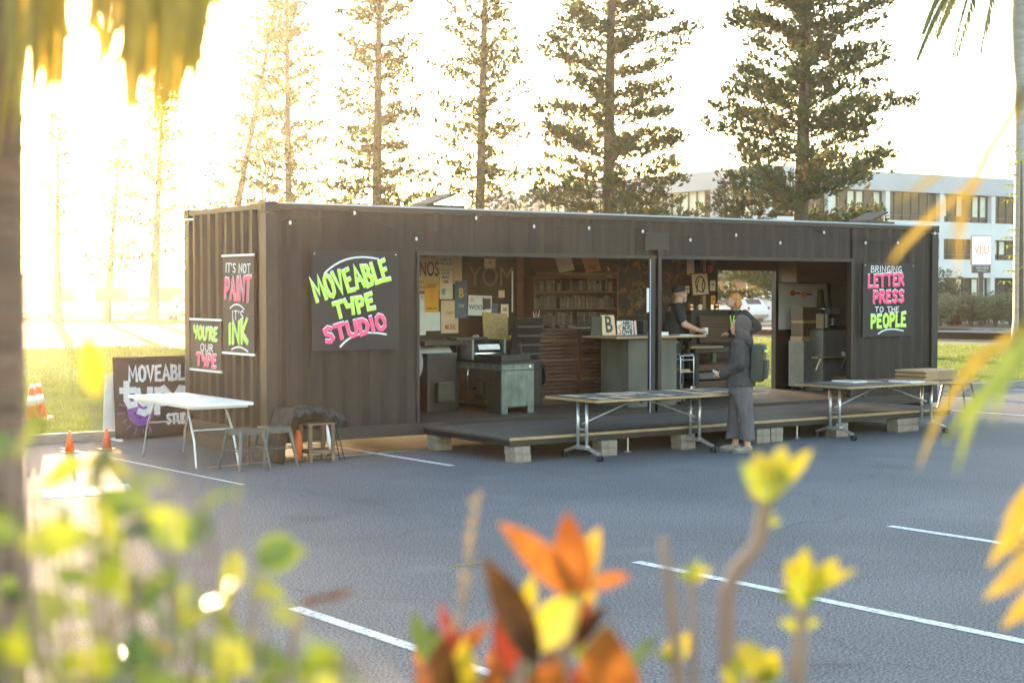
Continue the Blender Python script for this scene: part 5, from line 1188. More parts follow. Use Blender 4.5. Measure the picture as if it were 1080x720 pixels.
# palm at the right edge
pal = thing("royal_palm", "tall smooth grey royal palm trunk at the right edge with drooping fronds above", "palm", site(pxX(1079, 50), 50, .05), 0)
MB().tube([(0, 0, -.1), (0, 0, .15), (0, 0, 1), (0, 0, 5), (0, 0, 8.6), (0, 0, 9.6), (0, 0, 10.8), (0, 0, 12.2)], [.42, .40, .33, .33, .35, .46, .52, .40], 24).build("trunk", pm("pale palm bark", (.42, .42, .42), (.30, .30, .30), 2.5, .7, 0, .2, 12, stretch=(1, 1, 4)), pal, True)
MB().tube([(0, 0, 12.15), (0, 0, 13.2), (0, 0, 14.0)], [.36, .30, .10], 18).build("crownshaft", pm("green crownshaft", (.16, .24, .12), None, 3, .4), pal, True)
M['palm_leaf'] = pm("palm leaflets", (0.10, 0.14, 0.05), (0.07, 0.10, 0.035), 3, .5, trans=.3)
def frond(parent, base, az, L, rise, droop, nleaf, ll, lw, mat, stem_r=.02, rnd=random, hang=.6):
    mb = MB(); n = 16; pts = []
    da = Vector((math.cos(az), math.sin(az), 0))
    for i in range(n+1):
        t_ = i/n; pts.append(Vector(base)+da*(L*t_*(1-.12*t_))+Vector((0, 0, rise*t_-droop*t_*t_)))
    st = MB().tube(pts, [stem_r*(1-.85*i/n) for i in range(n+1)], 6).build("rachis", mat, parent, True)
    for j in range(nleaf):
        t_ = .12+.88*j/nleaf; i = min(n-1, int(t_*n)); p = pts[i].lerp(pts[i+1], t_*n-i); d = (pts[i+1]-pts[i]).normalized()
        sd = d.cross(Vector((0, 0, 1))).normalized()
        for s in (-1, 1):
            l = ll*math.sin(math.pi*(.12+.84*t_))**.5*rnd.uniform(.85, 1.1); e = (sd*s*rnd.uniform(.6, .9)+d*.55).normalized(); q = p.copy(); path = [q.copy()]
            for k in range(4):
                e = (e+Vector((0, 0, -hang*rnd.uniform(.4, .7)))).normalized(); q = q+e*l/4; path.append(q.copy())
            mb.blade(path, lw, Vector((0, 0, 1)), .2, .6)
    mb.build("leaflets", mat, st); return st
rnd = random.Random(4)
for k in range(13):
    az = k*2*math.pi/13+.2
    frond(pal, (0, 0, 13.6), az, 3.9*rnd.uniform(.9, 1.1), rnd.uniform(.4, 2.2), rnd.uniform(4.2, 5.6), 84, .70, .075, M['palm_leaf'], .045, rnd)
sch = thing("umbrella_tree", "small tree with bright yellow green leaf whorls beside the palm trunk", "tree", site(pxX(1078, 48), 48, .05), 0)
MB().tube([(0, 0, 0), (.05, .1, 2), (-.1, .0, 4), (0, .1, 6.0)], [.09, .08, .06, .03], 8).build("trunk", M['bark'], sch, True)
mb = MB()
for i in range(26):
    z = rnd.uniform(1.8, 6.6); a = rnd.uniform(0, 6.28); c = Vector((math.cos(a)*rnd.uniform(.2, .75), math.sin(a)*rnd.uniform(.2, .75), z))
    for k in range(7):
        b_a = k*.9; mb.blade([c, c+Vector((math.cos(b_a)*.14, math.sin(b_a)*.14, .03)), c+Vector((math.cos(b_a)*.28, math.sin(b_a)*.28, -.08))], .10)
M['lime_leaf'] = pm("lime yellow leaves", (.38, .40, .05), (.26, .30, .04), 4, .5, trans=.5)
mb.build("leaves", M['lime_leaf'], sch)

# ------------------------------------------------------------------ buildings across the street
def frame_at(X, D, dx, dd):
    """origin at (X right, D ahead), local +x running along (dx, dd) as seen from the tripod"""
    o = site(X, D); e = site(X+dx, D+dd)-o; return o, math.atan2(e.y, e.x)
of = thing("office_building", "three storey blue grey and white office building behind the broad pine", "building", (0, 0, 0))
o1, a1 = frame_at(17.2, 103, 21.5, 13.7); of.location = (o1.x, o1.y, 0); of.rotation_euler = (0, 0, a1)
# local +x along the right hand front, local +y into the building; left wall runs along +y
Lr, Lw = 46, 36
MB().bb(.6, Lr-.6, .6, Lw-.6, 0, 10.2).build("core", pm("dark grey interior render", (.16, .16, .17), None, 1, .8), of)  # plain dark grey box behind the windows
MB().bb(-.1, Lr+.1, -.1, Lw+.1, 9.05, 10.4, .05).build("parapet", M['wall_grey'], of)
MB().bb(0, Lr, 0, Lw, 5.75, 7.0, .03).build("spandrel", M['wall_white'], of)
MB().bb(0, Lr, 0, Lw, 2.9, 4.25, .03).build("spandrel", M['wall_white'], of)
MB().bb(8, 9.2, 6, 8, 10.2, 11.2, .03).build("roof_plant", M['wall_white'], of)
MB().bb(.2, Lr-.2, .2, Lw-.2, -.04, .35).build("plinth", M['wall_white'], of)
for k in range(9):
    x = 0.0+k*5.6; MB().bb(x, x+.45, -.02, .5, .352, 9.049, .02).build("column", M['wall_white'], of)
k_i = 0
for z0, z1 in ((7.0, 9.05), (4.25, 5.75), (.35, 2.9)):
    for b_i in range(8):
        x0 = .45+b_i*5.6; x1 = x0+5.15; w = MB().bb(x0, x1, .42, .46, z0+.001, z1-.001).build("window", M['glass'], of); fr_ = MB(); n = 6
        for j in range(n+1): fr_.bb(x0+(x1-x0)*j/n-.04, x0+(x1-x0)*j/n+.04, .35, .419, z0+.01, z1-.01)
        fr_.bb(x0, x1, .36, .415, z0+.35, z0+.42); fr_.build("window_frame", M['mullion'], w)
        if (b_i+k_i) % 2:
            bl = MB()
            for j in range(n):
                if (j*7+b_i*3) % 5 > 1: bl.bb(x0+(x1-x0)*j/n+.1, x0+(x1-x0)*j/n+.66, .415, .418, z0+.45, z1-.1)
            bl.build("curtain", M['curtain_sky'], w)
    k_i += 1
for b_i in range(6):
    y0 = 1.0+b_i*5.9
    for z0, z1, mt in ((7.0, 9.05, 'curtain_sky'), (4.25, 5.75, 'curtain_sky')):  # pale pane colour stands for sky reflected in the glass
        w = MB().bb(.42, .46, y0, y0+3.8, z0+.001, z1-.001).build("window", M[mt], of); fr_ = MB()
        for j in range(5): fr_.bb(.33, .419, y0+.95*j-.05, y0+.95*j+.05, z0+.01, z1-.01)
        fr_.build("window_frame", M['mullion'], w)
        MB().bb(-.02, .5, y0+3.95, y0+4.9, z0+.001, z1-.001, .02).build("wall_pier", M['wall_grey'], of)
        MB().bb(.45, .5, y0+4.91, y0+5.8, z0+.001, z1-.001).build("recess", M['mullion'], of)
terra = pm("terracotta panels", (.34, .155, .08), (.27, .12, .065), .8, .8)
for b_i in range(9):
    y0 = .6+b_i*3.8
    d_ = MB().bb(.30, .36, y0, y0+3.3, .72, 2.55).build("door", terra, of); q = MB(); q.bb(.22, .2999, y0-.2, y0, .36, 2.88); q.bb(.22, .2999, y0+1.6, y0+1.72, .36, 2.5); q.bb(.24, .2999, y0, y0+3.3, 1.45, 1.52); q.bb(.24, .2999, y0, y0+3.3, 1.85, 1.92); q.build("door_frame", M['white_paint'], d_)
    MB().bb(.29, .37, y0, y0+3.3, .36, .719).build("base_panel", M['grey_lam'], d_)
fa = MB().bb(-.25, -.101+.09, .3, 24, 2.89, 3.85, .01).build("fascia", M['mullion'], of)
lt = text("SHI   LU", 1.0, M['white_paint'], fa, (-.262, 7.9, 3.38), 1.15, rot=(0, 0, R(-90)), align='CENTER')
cn = MB().bb(27.4, 34, -2.4, -.03, 2.25, 3.35, .03).build("canopy", pm("charcoal canopy", (.09, .095, .12), None, 3, .5), of)
MB().bb(27.6, 27.9, -2.3, -2.0, .0, 2.249).build("canopy_post", M['mullion'], cn); MB().bb(33.4, 33.7, -2.3, -2.0, .0, 2.249).build("canopy_post", M['mullion'], cn)
text("ENLI", .62, M['white_paint'], cn, (31.3, -2.412, 2.98), 1.0, bold=.01); text("STUDIOS", .2, M['white_paint'], cn, (31.3, -2.412, 2.55), 1.0)

# lit screen on a pole
ps = thing("screen_sign", "lit white screen on a dark pole with orange lettering above the shrubs", "sign", site(pxX(1034.5, 82), 82, .12), -YAW+R(3))
MB().bb(-.55, .55, 0, .22, 3.22, 4.80, .03).build("cabinet", M['mullion'], ps)
scr = MB().bb(-.52, .52, -.012, -.001, 3.26, 4.76).build("screen", pm("lit screen", (.75, .78, .9), (.55, .6, .85), 1.5, .4, emit=(.80, .82, 1.0, .06)), ps)
text("VI:U", .62, pm("lit orange lettering", (.9, .25, .05), None, 20, .5, emit=(1, .35, .1, .05)), scr, (0, -.016, 4.02), .75, bold=.012)
MB().bb(-.5, .5, 0, .2, 2.80, 3.20, .02).build("name_plate", M['mullion'], ps); text("WELCOME", .16, M['white_paint'], ps, (.05, -.003, 3.06), .9); text("OPEN DAILY", .11, M['white_paint'], ps, (.05, -.003, 2.91), .9)
MB().bb(-.13, .13, .03, .17, -.02, 2.799).build("pole", M['mullion'], ps)
# low garden wall in front of the offices
gw = MB().bb(0, 26, -.12, .12, 0, .75, .02).build("garden_wall", M['wall_white']); og, ag = frame_at(22, 88, 21, -8); gw.location = (og.x, og.y, .0); gw.rotation_euler = (0, 0, ag); tag(gw, "low white garden wall behind the shrubs across the street", "wall")

# cars
def car(label, X, D, head, paint, grp=None):
    t = thing("parked_car", label, "car", site(X, D, .02), head, grp)     # local +x = front
    prof = [(-2.10, .42), (-2.14, .75), (-2.08, 1.02), (-1.86, 1.12), (-1.50, 1.52), (-1.15, 1.62), (.25, 1.60), (.70, 1.48), (1.22, 1.06), (1.95, .92), (2.16, .72), (2.18, .42), (1.82, .30), (-1.8, .30)]
    bm = bmesh.new(); rings = []
    for y, ins in ((-.90, .12), (-.86, .03), (-.60, 0), (.60, 0), (.86, .03), (.90, .12)):
        rings.append([bm.verts.new((p[0]*(1-ins*.15), y*(1-.18*max(0, (p[1]-1.0)/.62)), .30+(p[1]-.30)*(1-ins*.12))) for p in prof])
    n = len(prof)
    for a, b in zip(rings, rings[1:]):
        for i in range(n): bm.faces.new((a[i], a[(i+1) % n], b[(i+1) % n], b[i]))
    bm.faces.new(rings[0][::-1]); bm.faces.new(rings[-1]); bmesh.ops.recalc_face_normals(bm, faces=bm.faces[:])
    me = bpy.data.meshes.new("body"); bm.to_mesh(me); bm.free(); b_o = link("body", me, paint, t); soft(b_o, 40)
    for s in (-1, 1):
        q = MB()
        pts = [(-1.62, 1.14), (-1.40, 1.44), (.35, 1.46), (1.02, 1.12)]
        f = [q.bm.verts.new((x, s*(.905-.19*max(0, (z-1.0)/.62)*.9), z)) for x, z in pts]; g = [q.bm.verts.new((x, s*(.86-.19*max(0, (z-1.0)/.62)*.9), z)) for x, z in pts]
        q.bm.faces.new(f); q.bm.faces.new(g)
        for i in range(4): q.bm.faces.new((f[i], f[(i+1) % 4], g[(i+1) % 4], g[i]))
        q.build("side_window", M['glass'], t)
        MB().bb(-2.15, -2.0, s*.84-.09, s*.84+.045, .84, 1.02, .02).build("taillight", M['tail'], t); MB().bb(1.95, 2.14, s*.72-.14, s*.72+.12, .68, .82, .02).build("headlight", M['chrome'], t)
        for x in (-1.32, 1.34):
            w = MB().cyl((x, s*.72, .34), (x, s*.93, .34), .34, seg=24).build("wheel", M['rubber'], t); MB().cyl((x, s*.931, .34), (x, s*.94, .34), .20, seg=18).build("rim", M['silver'], w)
    MB().box((-1.70, 0, 1.31), (.04, 1.16, .37), (0, R(42), 0), .01).build("rear_window", M['glass'], t)
    MB().box((1.00, 0, 1.28), (.04, 1.26, .52), (0, R(-51), 0), .01).build("windscreen", M['glass'], t)
    MB().bb(-2.19, -2.12, -.75, .75, .36, .56, .03).build("bumper", M['grey_lam'], t); MB().bb(-2.16, -2.135, -.26, .26, .76, .87).build("number_plate", M['paper'], t)
    return t
M['tail'] = pm("red tail light", (.62, .03, .03), None, 10, .25)
M['car_white'] = pm("pearl white car paint", (.62, .66, .72), (.58, .62, .68), 2, .25, 0, coat=.6)
car("white parked hatchback seen through the container's rear doorway behind the blonde woman", pxX(772, 90), 90, -YAW+math.pi/2+R(38), M['car_white'])
for i, (px, D, hd_, lab) in enumerate(((196, 101, 1.9, "white parked car just left of the container in the glare"), (150, 104, 1.9, "white parked car behind the second pine trunk in the glare"), (40, 106, 1.9, "white parked car farthest left in the glare"))):
    car(lab, pxX(px, D), D, hd_-YAW, M['car_white'], "cars parked beyond the lawn at the left")
lwb = thing("shed_building", "long low white building beyond the lawn in the glare at the left", "building", (0, 0, 0)); ob_, ab_ = frame_at(-45, 126, 36, 4); lwb.location = (ob_.x, ob_.y, -.02); lwb.rotation_euler = (0, 0, ab_)
MB().bb(0, 36, 0, 9, 0, 2.9, .03).build("wall", M['wall_white'], lwb); MB().prism([(-.5, 2.91), (36.5, 2.91), (36.5, 3.15), (18, 3.7), (-.5, 3.15)], -10, Matrix.Translation((0, -.5, 0))).build("roof", M['wall_grey'], lwb)
for i in range(8): w = MB().bb(1.5+i*4.4, 4.2+i*4.4, -.04, -.001, 1.0, 2.2).build("window", M['glass'], lwb)

# ------------------------------------------------------------------ garden plants close to the camera
def bear(u, v, D):
    """a point by its bearing and drop below eye level, D metres out"""
    return site((u-540)/1607*D, D, CAM.z-(v-305)*D/1607)
def leafmat(n, c1, c2, tr=.45, rough=.2): return pm(n, c1, c2, 30, rough, trans=tr, spec=.6)
M['leaf_orange'] = leafmat("orange croton leaf", (.46, .17, .035), (.26, .08, .02)); M['leaf_red'] = leafmat("red croton leaf", (.28, .045, .025), (.15, .03, .02))
M['leaf_brown'] = leafmat("bronze croton leaf", (.13, .06, .025), (.07, .035, .015), .3); M['leaf_yellow'] = leafmat("yellow leaf", (.56, .46, .035), (.42, .38, .03))
M['leaf_green'] = leafmat("fresh green leaf", (.28, .34, .04), (.17, .23, .03)); M['leaf_lime'] = leafmat("lime green leaf", (.46, .48, .04), (.34, .38, .03))
M['leaf_dark'] = leafmat("mid green leaf", (.12, .19, .06), (.07, .12, .04), .4); M['leaf_gold'] = leafmat("golden palm leaflet", (.55, .38, .05), (.40, .27, .04), .55, .35)
M['stem'] = pm("pale woody stem", (.34, .22, .16), (.24, .15, .11), 14, .7); M['leaf_olive'] = leafmat("olive palm leaflet", (.36, .28, .05), (.24, .19, .04), .5, .35)
M['straw'] = pm("dry straw", (.55, .40, .18), (.42, .30, .13), 20, .8, trans=.3)
FG = random.Random(21)
def ground_of(p): return Vector((p.x, p.y, .03))
def gleaf(mb, base, tip, w, sag=.0, D0=None):
    b, t_ = Vector(base), Vector(tip); d = t_-b; n = 7; fw = site(0, 1)-site(0, 0)
    side = Vector((FG.uniform(-.3, .3), FG.uniform(-.3, .3), 0)) - fw*1.0
    pts = [b+d*(i/n)+Vector((0, 0, sag*math.sin(math.pi*i/n)*d.length)) for i in range(n+1)]
    mb.blade(pts, w, side.normalized(), .22, .85)

# croton
S_ = 1.28; pxm = S_/1607
cro = thing("croton", "croton bush with orange, red and yellow leaves close to the camera at bottom centre", "plant", ground_of(bear(580, 800, S_)))
co = cro.location.copy()
def P(u, v, D=S_): return bear(u, v, D)-co
mb = MB()
for path, r in (([(575, 2400), (578, 1100), (585, 780), (596, 690), (606, 625)], .0065), ([(570, 2400), (560, 1000), (545, 800), (550, 700)], .006), ([(560, 2400), (500, 1000), (478, 800), (475, 730)], .005), ([(590, 2400), (640, 1000), (645, 800), (640, 735)], .006)):
    mb.tube([P(*p) for p in path], r, 7)
mb.build("stem", M['stem'], cro, True)
CL_ = {'leaf_orange': [((606, 632), (527, 552), 34, 1.28), ((610, 640), (598, 540), 44, 1.26), ((618, 622), (666, 609), 20, 1.33), ((640, 748), (642, 660), 58, 1.22), ((578, 752), (592, 700), 34, 1.25), ((512, 752), (524, 698), 24, 1.3), ((455, 752), (440, 700), 24, 1.3), ((655, 760), (672, 706), 28, 1.3), ((560, 770), (556, 716), 26, 1.34)],
  'leaf_gold': [((614, 620), (633, 556), 24, 1.32), ((622, 648), (622, 600), 16, 1.36)], 'leaf_brown': [((568, 706), (510, 588), 40, 1.24), ((470, 752), (470, 676), 36, 1.26), ((600, 690), (640, 640), 24, 1.34), ((546, 740), (520, 660), 26, 1.36)],
  'leaf_yellow': [((560, 690), (614, 628), 46, 1.24), ((494, 752), (489, 676), 30, 1.28), ((552, 660), (562, 606), 22, 1.4)], 'leaf_red': [((540, 712), (528, 630), 32, 1.30), ((600, 668), (624, 634), 22, 1.36), ((620, 770), (606, 704), 22, 1.36)],
  'leaf_green': [((612, 700), (606, 656), 24, 1.38), ((575, 770), (590, 728), 26, 1.4), ((470, 790), (500, 720), 26, 1.4)]}
for mt, ls in CL_.items():
    for a, b, w, D in ls: mb = MB(); gleaf(mb, P(*a, D), P(*b, D*FG.uniform(.95, 1.03)), w*pxm*.95, .05); mb.build("leaf", M[mt], cro, True)
for i in range(22):
    u = FG.uniform(440, 670); v = FG.uniform(690, 760); a_ = FG.uniform(-.9, .9); L_ = FG.uniform(40, 70); D = FG.uniform(1.3, 1.6); mb = MB()
    gleaf(mb, P(u, v, D), P(u+L_*math.sin(a_), v-L_*math.cos(a_), D*FG.uniform(.95, 1.05)), FG.uniform(14, 22)*pxm*1.1, .05); mb.build("leaf", M[FG.choice(('leaf_brown', 'leaf_red', 'leaf_green', 'leaf_orange', 'leaf_dark'))], cro, True)

# grass seed stalk
sk = thing("seed_stalk", "dry feathery grass seed stalk left of the croton", "plant", ground_of(bear(470, 800, 1.35))); ko = sk.location.copy()
mb = MB(); path = [bear(u, v, 1.35)-ko for u, v in ((440, 2300), (455, 1100), (474, 720), (488, 640), (498, 570), (504, 528))]; mb.tube(path, [.002, .002, .0016, .0014, .001, .0006], 6); mb.build("stem", M['straw'], sk)
mb = MB()
for i in range(42):
    f = FG.random(); k = 2+min(2, int(f*3)); a = path[k].lerp(path[k+1], f*3-int(f*3)); d = Vector((FG.uniform(-1, 1), FG.uniform(-1, 1), FG.uniform(.8, 2))).normalized()
    mb.blade([a, a+d*.007, a+d*.012], .0024, Vector((0, 1, 0)))
mb.build("seeds", M['straw'], sk)

# cut back shrub with yellow leaf buds
bd = thing("budding_shrub", "cut back shrub with bare stems tipped by yellow leaf buds at bottom right of centre", "plant", ground_of(bear(790, 800, 1.32))); bo_ = bd.location.copy()
def Q(u, v, D=1.32): return bear(u, v, D)-bo_
mb = MB(); px1 = 1.32/1607
for path, r in (([(790, 2400), (785, 1100), (778, 760), (769, 690), (767, 630), (778, 602), (798, 580), (806, 552), (808, 524)], 8.5), ([(800, 2400), (830, 1000), (840, 760), (846, 690), (846, 630)], 8), ([(780, 2400), (740, 1000), (722, 760), (715, 690), (708, 620), (700, 568)], 6),
        ([(785, 2400), (750, 1000), (735, 760), (733, 690), (731, 616)], 4.5), ([(790, 2400), (800, 1000), (798, 770), (798, 715)], 8), ([(775, 2400), (735, 1100), (722, 800), (712, 705)], 4)):
    mb.tube([Q(*p) for p in path], [r*px1*(1.25-.45*i/len(path)) for i in range(len(path))], 10)
mb.build("stem", M['stem'], bd, True)
for mt, ls in {'leaf_yellow': [((812, 528), (800, 476), 30), ((814, 526), (830, 472), 34), ((818, 520), (858, 474), 18), ((846, 636), (852, 578), 26), ((848, 640), (832, 590), 20), ((852, 632), (886, 590), 24), ((860, 625), (905, 602), 12), ((796, 716), (786, 678), 34), ((806, 724), (822, 688), 30), ((778, 730), (770, 700), 22), ((714, 706), (704, 678), 16), ((714, 706), (728, 668), 16), ((712, 700), (690, 690), 9)],
               'leaf_lime': [((810, 530), (783, 488), 20), ((812, 530), (815, 484), 26), ((846, 642), (842, 600), 20), ((800, 738), (803, 694), 26)], 'leaf_green': [((812, 532), (822, 500), 20), ((848, 642), (872, 612), 16), ((802, 742), (800, 706), 22)]}.items():
    for a, b, w in ls: mb = MB(); gleaf(mb, Q(*a, 1.32*FG.uniform(.97, 1.03)), Q(*b, 1.32*FG.uniform(.97, 1.03)), w*px1*1.0, .06); mb.build("leaf", M[mt], bd, True)
for (u, v) in ((808, 528), (846, 636), (798, 722), (712, 700), (731, 616), (800, 560), (846, 668)):
    for i in range(5):
        a_ = FG.uniform(-1.3, 1.3); L_ = FG.uniform(14, 30) if v < 740 else 10; mb = MB(); gleaf(mb, Q(u, v), Q(u+L_*math.sin(a_), v-L_*math.cos(a_), 1.32*FG.uniform(.97, 1.03)), FG.uniform(7, 12)*px1, .05); mb.build("leaf", M[FG.choice(('leaf_green', 'leaf_lime', 'leaf_yellow', 'leaf_green'))], bd, True)

# leafy green shrub at lower left
gs = thing("leafy_shrub", "leafy green shrub with sunlit lime leaves filling the lower left foreground", "plant", ground_of(bear(150, 900, 1.3))); go_ = gs.location.copy()
stems = []; mbst = MB(); leaves = {'leaf_green': MB(), 'leaf_lime': MB(), 'leaf_dark': MB()}
def top_at(u):
    for a, b, c, d in ((-60, 20, 470, 450), (20, 70, 440, 440), (70, 200, 470, 485), (200, 252, 470, 485), (252, 300, 575, 620), (300, 400, 640, 690)):
        if a <= u < b: return c+(d-c)*(u-a)/(b-a)
    return 760
for k in range(92):
    u = FG.uniform(-40, 385); tv = top_at(u); v = tv+abs(FG.gauss(0, .33))*(820-tv); D = FG.uniform(.80, 1.30)
    p = bear(u, v, D)-go_; base = Vector((FG.uniform(-.12, .12), FG.uniform(-.12, .12), 0)); mid = base.lerp(p, .6)+Vector((FG.uniform(-.06, .06), FG.uniform(-.06, .06), .05))
    mbst.tube([base, base.lerp(mid, .5)+Vector((0, 0, .02)), mid, mid.lerp(p, .6), p], [.0028, .0026, .0024, .0018, .001], 5)
    for j in range(FG.randint(5, 8)):
        q = mid.lerp(p, .35+.65*(j+1)/7) if j < 6 else p; d = Vector((FG.uniform(-1, 1), FG.uniform(-1, 1), FG.uniform(-.75, .7))).normalized(); L = FG.uniform(.028, .048)
        mt = FG.choice(('leaf_green', 'leaf_lime', 'leaf_lime', 'leaf_green', 'leaf_dark')); n = 5; side = Vector((FG.uniform(-1, 1), FG.uniform(-1, 1), FG.uniform(.2, 1))).normalized()
        leaves[mt].blade([q+d*L*i/n+Vector((0, 0, -.25*L*(i/n)**2)) for i in range(n+1)], L*FG.uniform(.5, .66), side, .18, .8)
mbst.build("stem", M['stem'], gs, True)
for mt, mb in leaves.items(): mb.build("leaves", M[mt], gs)
sg2 = thing("leaf_sprig", "single tall sprig with one yellow leaf rising at the far left foreground", "plant", ground_of(bear(95, 900, 1.2))); so_ = sg2.location.copy()
MB().tube([bear(u, v, 1.2)-so_ for u, v in ((95, 2600), (110, 1200), (112, 700), (104, 470), (97, 415))], [.004, .004, .003, .002, .001], 6).build("stem", M['stem'], sg2, True)
mb = MB(); gleaf(mb, bear(100, 418, 1.2)-so_, bear(92, 350, 1.2)-so_, .020); mb.build("leaf", M['leaf_yellow'], sg2)
rl = thing("red_leaf_twig", "low bronze leafed twig right of the green shrub", "plant", ground_of(bear(350, 900, 1.4))); ro_ = rl.location.copy()
MB().tube([bear(u, v, 1.4)-ro_ for u, v in ((330, 2300), (300, 1100), (290, 760), (310, 660), (385, 622))], [.004, .004, .003, .002, .001], 6).build("stem", M['stem'], rl, True)
mb = MB(); [gleaf(mb, bear(a, b, 1.4)-ro_, bear(a+34, b-12, 1.4)-ro_, .007) for a, b in ((314, 640), (338, 634))]; mb.build("leaves", M['leaf_brown'], rl)

# palm whose trunk closes the picture at the left; its fronds hang into the top left corner
lp = thing("palm", "brown palm trunk at the left picture edge with golden fronds hanging above", "palm", ground_of(bear(-88, 305, 1.9))); lo_ = lp.location.copy()
MB().tube([(0, 0, -.05), (0, 0, .02), (.0, 0, 1.2), (.01, -.006, 2.4), (.03, -.02, 4.2)], [.17, .15, .125, .122, .12], 20).build("trunk", pm("ringed palm bark", (.26, .155, .10), (.16, .10, .07), 5, .9, 0, .5, 14, stretch=(1, 1, 5)), lp, True)
def Lp(u, v, D): return bear(u, v, D)-lo_
MB().tube([Vector((.03, -.02, 4.1)), Lp(10, -900, 1.8), Lp(90, -700, 1.7), Lp(170, -320, 1.6), Lp(200, -60, 1.55), Lp(206, 10, 1.55)], [.02, .016, .012, .009, .006, .003], 7).build("rachis", M['leaf_olive'], lp, True)
MB().tube([Vector((.03, -.02, 4.1)), Lp(-60, -800, 1.9), Lp(0, -500, 1.85), Lp(40, -200, 1.8), Lp(55, -20, 1.75), Lp(50, 60, 1.75)], [.02, .016, .012, .009, .005, .002], 7).build("rachis", M['leaf_olive'], lp, True)
for mt, ls in {'leaf_gold': [([(150, -90), (152, 0), (140, 90), (114, 176)], 22, 1.55), ([(175, -80), (170, 30), (160, 120)], 46, 1.5), ([(215, -90), (207, 20), (184, 110)], 40, 1.45), ([(200, -60), (235, -5), (264, 24)], 18, 1.5), ([(60, -90), (56, 30), (44, 130)], 30, 1.8), ([(35, -60), (30, 40), (14, 140)], 20, 1.85), ([(62, -40), (80, 40), (76, 96)], 13, 1.9), ([(128, -80), (118, 10), (104, 86)], 30, 1.5)],
               'leaf_olive': [([(195, -80), (190, 20), (172, 128)], 42, 1.6), ([(160, -80), (150, 20), (148, 96)], 36, 1.6), ([(225, -60), (222, 0), (208, 46)], 22, 1.55), ([(45, -60), (42, 30), (38, 116)], 30, 1.75), ([(25, -40), (12, 60), (6, 120)], 12, 1.8), ([(140, -80), (132, -10), (120, 34)], 28, 1.65), ([(185, -100), (200, -10), (205, 60)], 26, 1.6), ([(100, -70), (104, -10), (100, 22)], 20, 1.6)]}.items():
    ls = [([(u+FG.uniform(4, 18)*k_+(12*k_ if q_ == 3 else 0), v+(q_/(len(pts)-1))*(26+FG.uniform(-30, 26)*(k_ != 0))) for q_, (u, v) in enumerate(pts)], w*(.36 if k_ == 0 else .27), D*(1+.04*k_)) for pts, w, D in ls for k_ in (0, 1, -1, 2, -2)]
    for pts, w, D in ls:
        P4 = [Lp(u, v, D) for u, v in pts]; fine = []
        for i in range(len(P4)-1):
            for k in range(4): fine.append(P4[i].lerp(P4[i+1], k/4))
        fine.append(P4[-1]); MB().blade(fine, w*D/1607*1.25, (-(site(0, 1)-site(0, 0))+Vector((FG.uniform(-.5, .5), FG.uniform(-.5, .5), 0))).normalized(), .12, .6).build("leaflet", M[mt], lp, True)

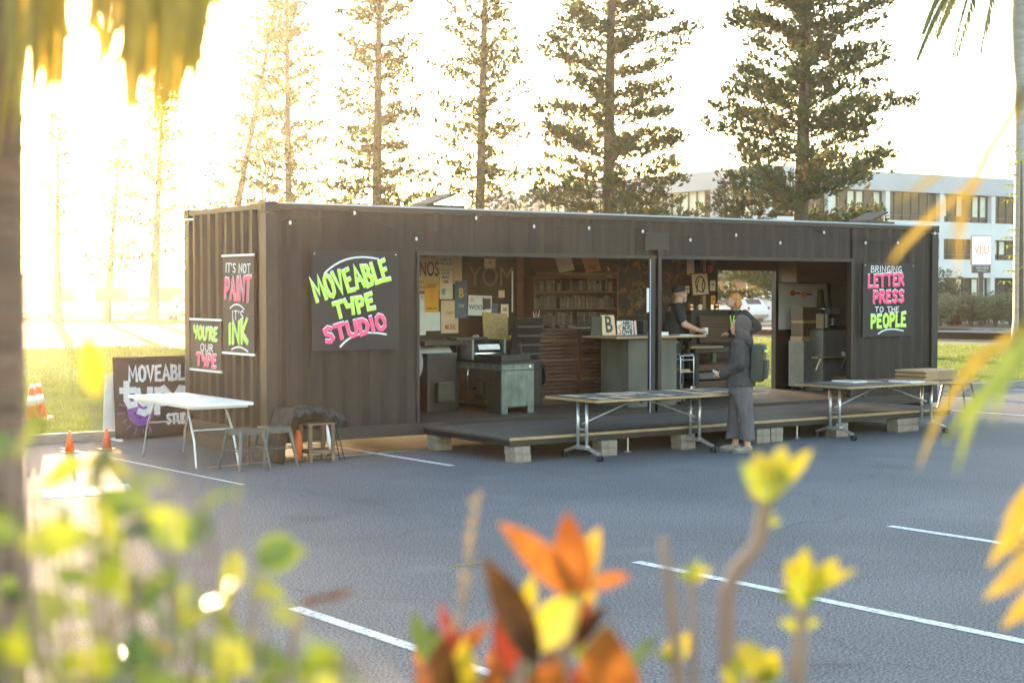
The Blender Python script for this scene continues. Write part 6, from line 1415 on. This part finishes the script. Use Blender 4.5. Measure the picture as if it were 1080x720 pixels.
# palm frond tips entering from the right
rp2 = thing("palm", "golden green palm fronds entering from the right edge in front of the office building", "palm", ground_of(bear(1290, 305, 1.5))); rr_ = rp2.location.copy()
MB().tube([(0, 0, -.05), (0, 0, 1), (0, 0, 2.0), (0, 0, 2.9)], [.09, .07, .065, .05], 14).build("trunk", M['stem'], rp2, True)
def Rp(u, v, D): return bear(u, v, D)-rr_
for path in ([(0, 0, 2.85), (1200, -160), (1130, 20), (1070, 110), (1030, 175)], [(0, 0, 2.8), (1230, 200), (1150, 250), (1090, 330), (1040, 410)], [(0, 0, 2.0), (1240, 420), (1170, 470), (1100, 540), (1070, 600)]):
    MB().tube([Vector(path[0])]+[Rp(u, v, 1.35) for u, v in path[1:]], [.012, .009, .006, .004, .002], 6).build("rachis", M['leaf_olive'], rp2, True)
for mt, ls in {'leaf_gold': [([(1078, 105), (1040, 160), (1015, 215), (1008, 300)], 12, 1.35), ([(1050, 150), (1018, 210), (1000, 262)], 8, 1.3), ([(1110, 510), (1070, 560), (1045, 600)], 20, 1.3), ([(1110, 570), (1072, 610), (1040, 634)], 22, 1.3), ([(1110, 610), (1080, 645), (1060, 664)], 18, 1.3), ([(1030, 190), (985, 225), (950, 262), (936, 282)], 7, 1.35), ([(1110, 500), (1085, 520), (1058, 552)], 13, 1.4)],
               'leaf_olive': [([(1030, 150), (980, 190), (940, 215)], 7, 1.4), ([(1100, 330), (1050, 365), (1000, 420), (975, 480)], 9, 1.4), ([(1075, 360), (1030, 375), (990, 440), (968, 500)], 10, 1.45), ([(1110, 540), (1080, 570), (1052, 590)], 12, 1.4)],
               'leaf_green': [([(1105, 330), (1062, 385), (1025, 440), (1010, 500)], 15, 1.3), ([(1100, 345), (1062, 400), (1045, 452)], 9, 1.35), ([(1050, 400), (1020, 430), (996, 470)], 9, 1.4), ([(1110, 620), (1085, 640), (1068, 650)], 14, 1.35)]}.items():
    for pts, w, D in ls:
        P4 = [Rp(u, v, D) for u, v in pts]; fine = []
        for i in range(len(P4)-1):
            for k in range(4): fine.append(P4[i].lerp(P4[i+1], k/4))
        fine.append(P4[-1]); MB().blade(fine, w*D/1607*1.1, (-(site(0, 1)-site(0, 0))+Vector((FG.uniform(-.5, .5), FG.uniform(-.5, .5), .2))).normalized(), .12, .7).build("leaflet", M[mt], rp2, True)

# fallen leaves and twigs on the asphalt
for i, (x, y, lab) in enumerate(((-.3, -2.9, "tiny yellow leaf fallen on the asphalt in front of the metal stools"), (-1.95, -7.1, "forked pale twig lying on the asphalt above the left bay line"))):
    mb = MB()
    if i == 0: mb.blade([(0, 0, .006), (.03, .01, .012), (.06, .0, .006)], .03)
    else: mb.tube([(0, 0, .006), (.12, -.03, .008), (.25, -.02, .006)], .004, 5).tube([(.08, -.02, .008), (.13, -.09, .006)], .003, 5)
    o = mb.build("fallen_leaf" if i == 0 else "fallen_twig", M['leaf_yellow'] if i == 0 else M['straw']); o.location = (x, y, 0); tag(o, lab, "leaf" if i == 0 else "twig")

# ------------------------------------------------------------------ haze added for a warm flare glow round the sun
HAZE = 0.00046
if HAZE > 0:
    hz = MB().bb(-512, 712, -512, 712, -1.05, 24.5).build("haze", None); hz["kind"] = "stuff"; hz["label"] = "thin haze added for the warm flare glow round the sun"; hz["category"] = "haze"
    hm = bpy.data.materials.new("flare glow haze"); hm.use_nodes = True; n = hm.node_tree.nodes; n.clear(); ov = n.new("ShaderNodeOutputMaterial"); pv = n.new("ShaderNodeVolumePrincipled")
    pv.inputs["Color"].default_value = (.98, .93, .85, 1); pv.inputs["Density"].default_value = HAZE; pv.inputs["Anisotropy"].default_value = .80  # warm tint put into the haze colour to warm the veiled container
    hm.node_tree.links.new(pv.outputs[0], ov.inputs["Volume"]); hz.data.materials.append(hm)
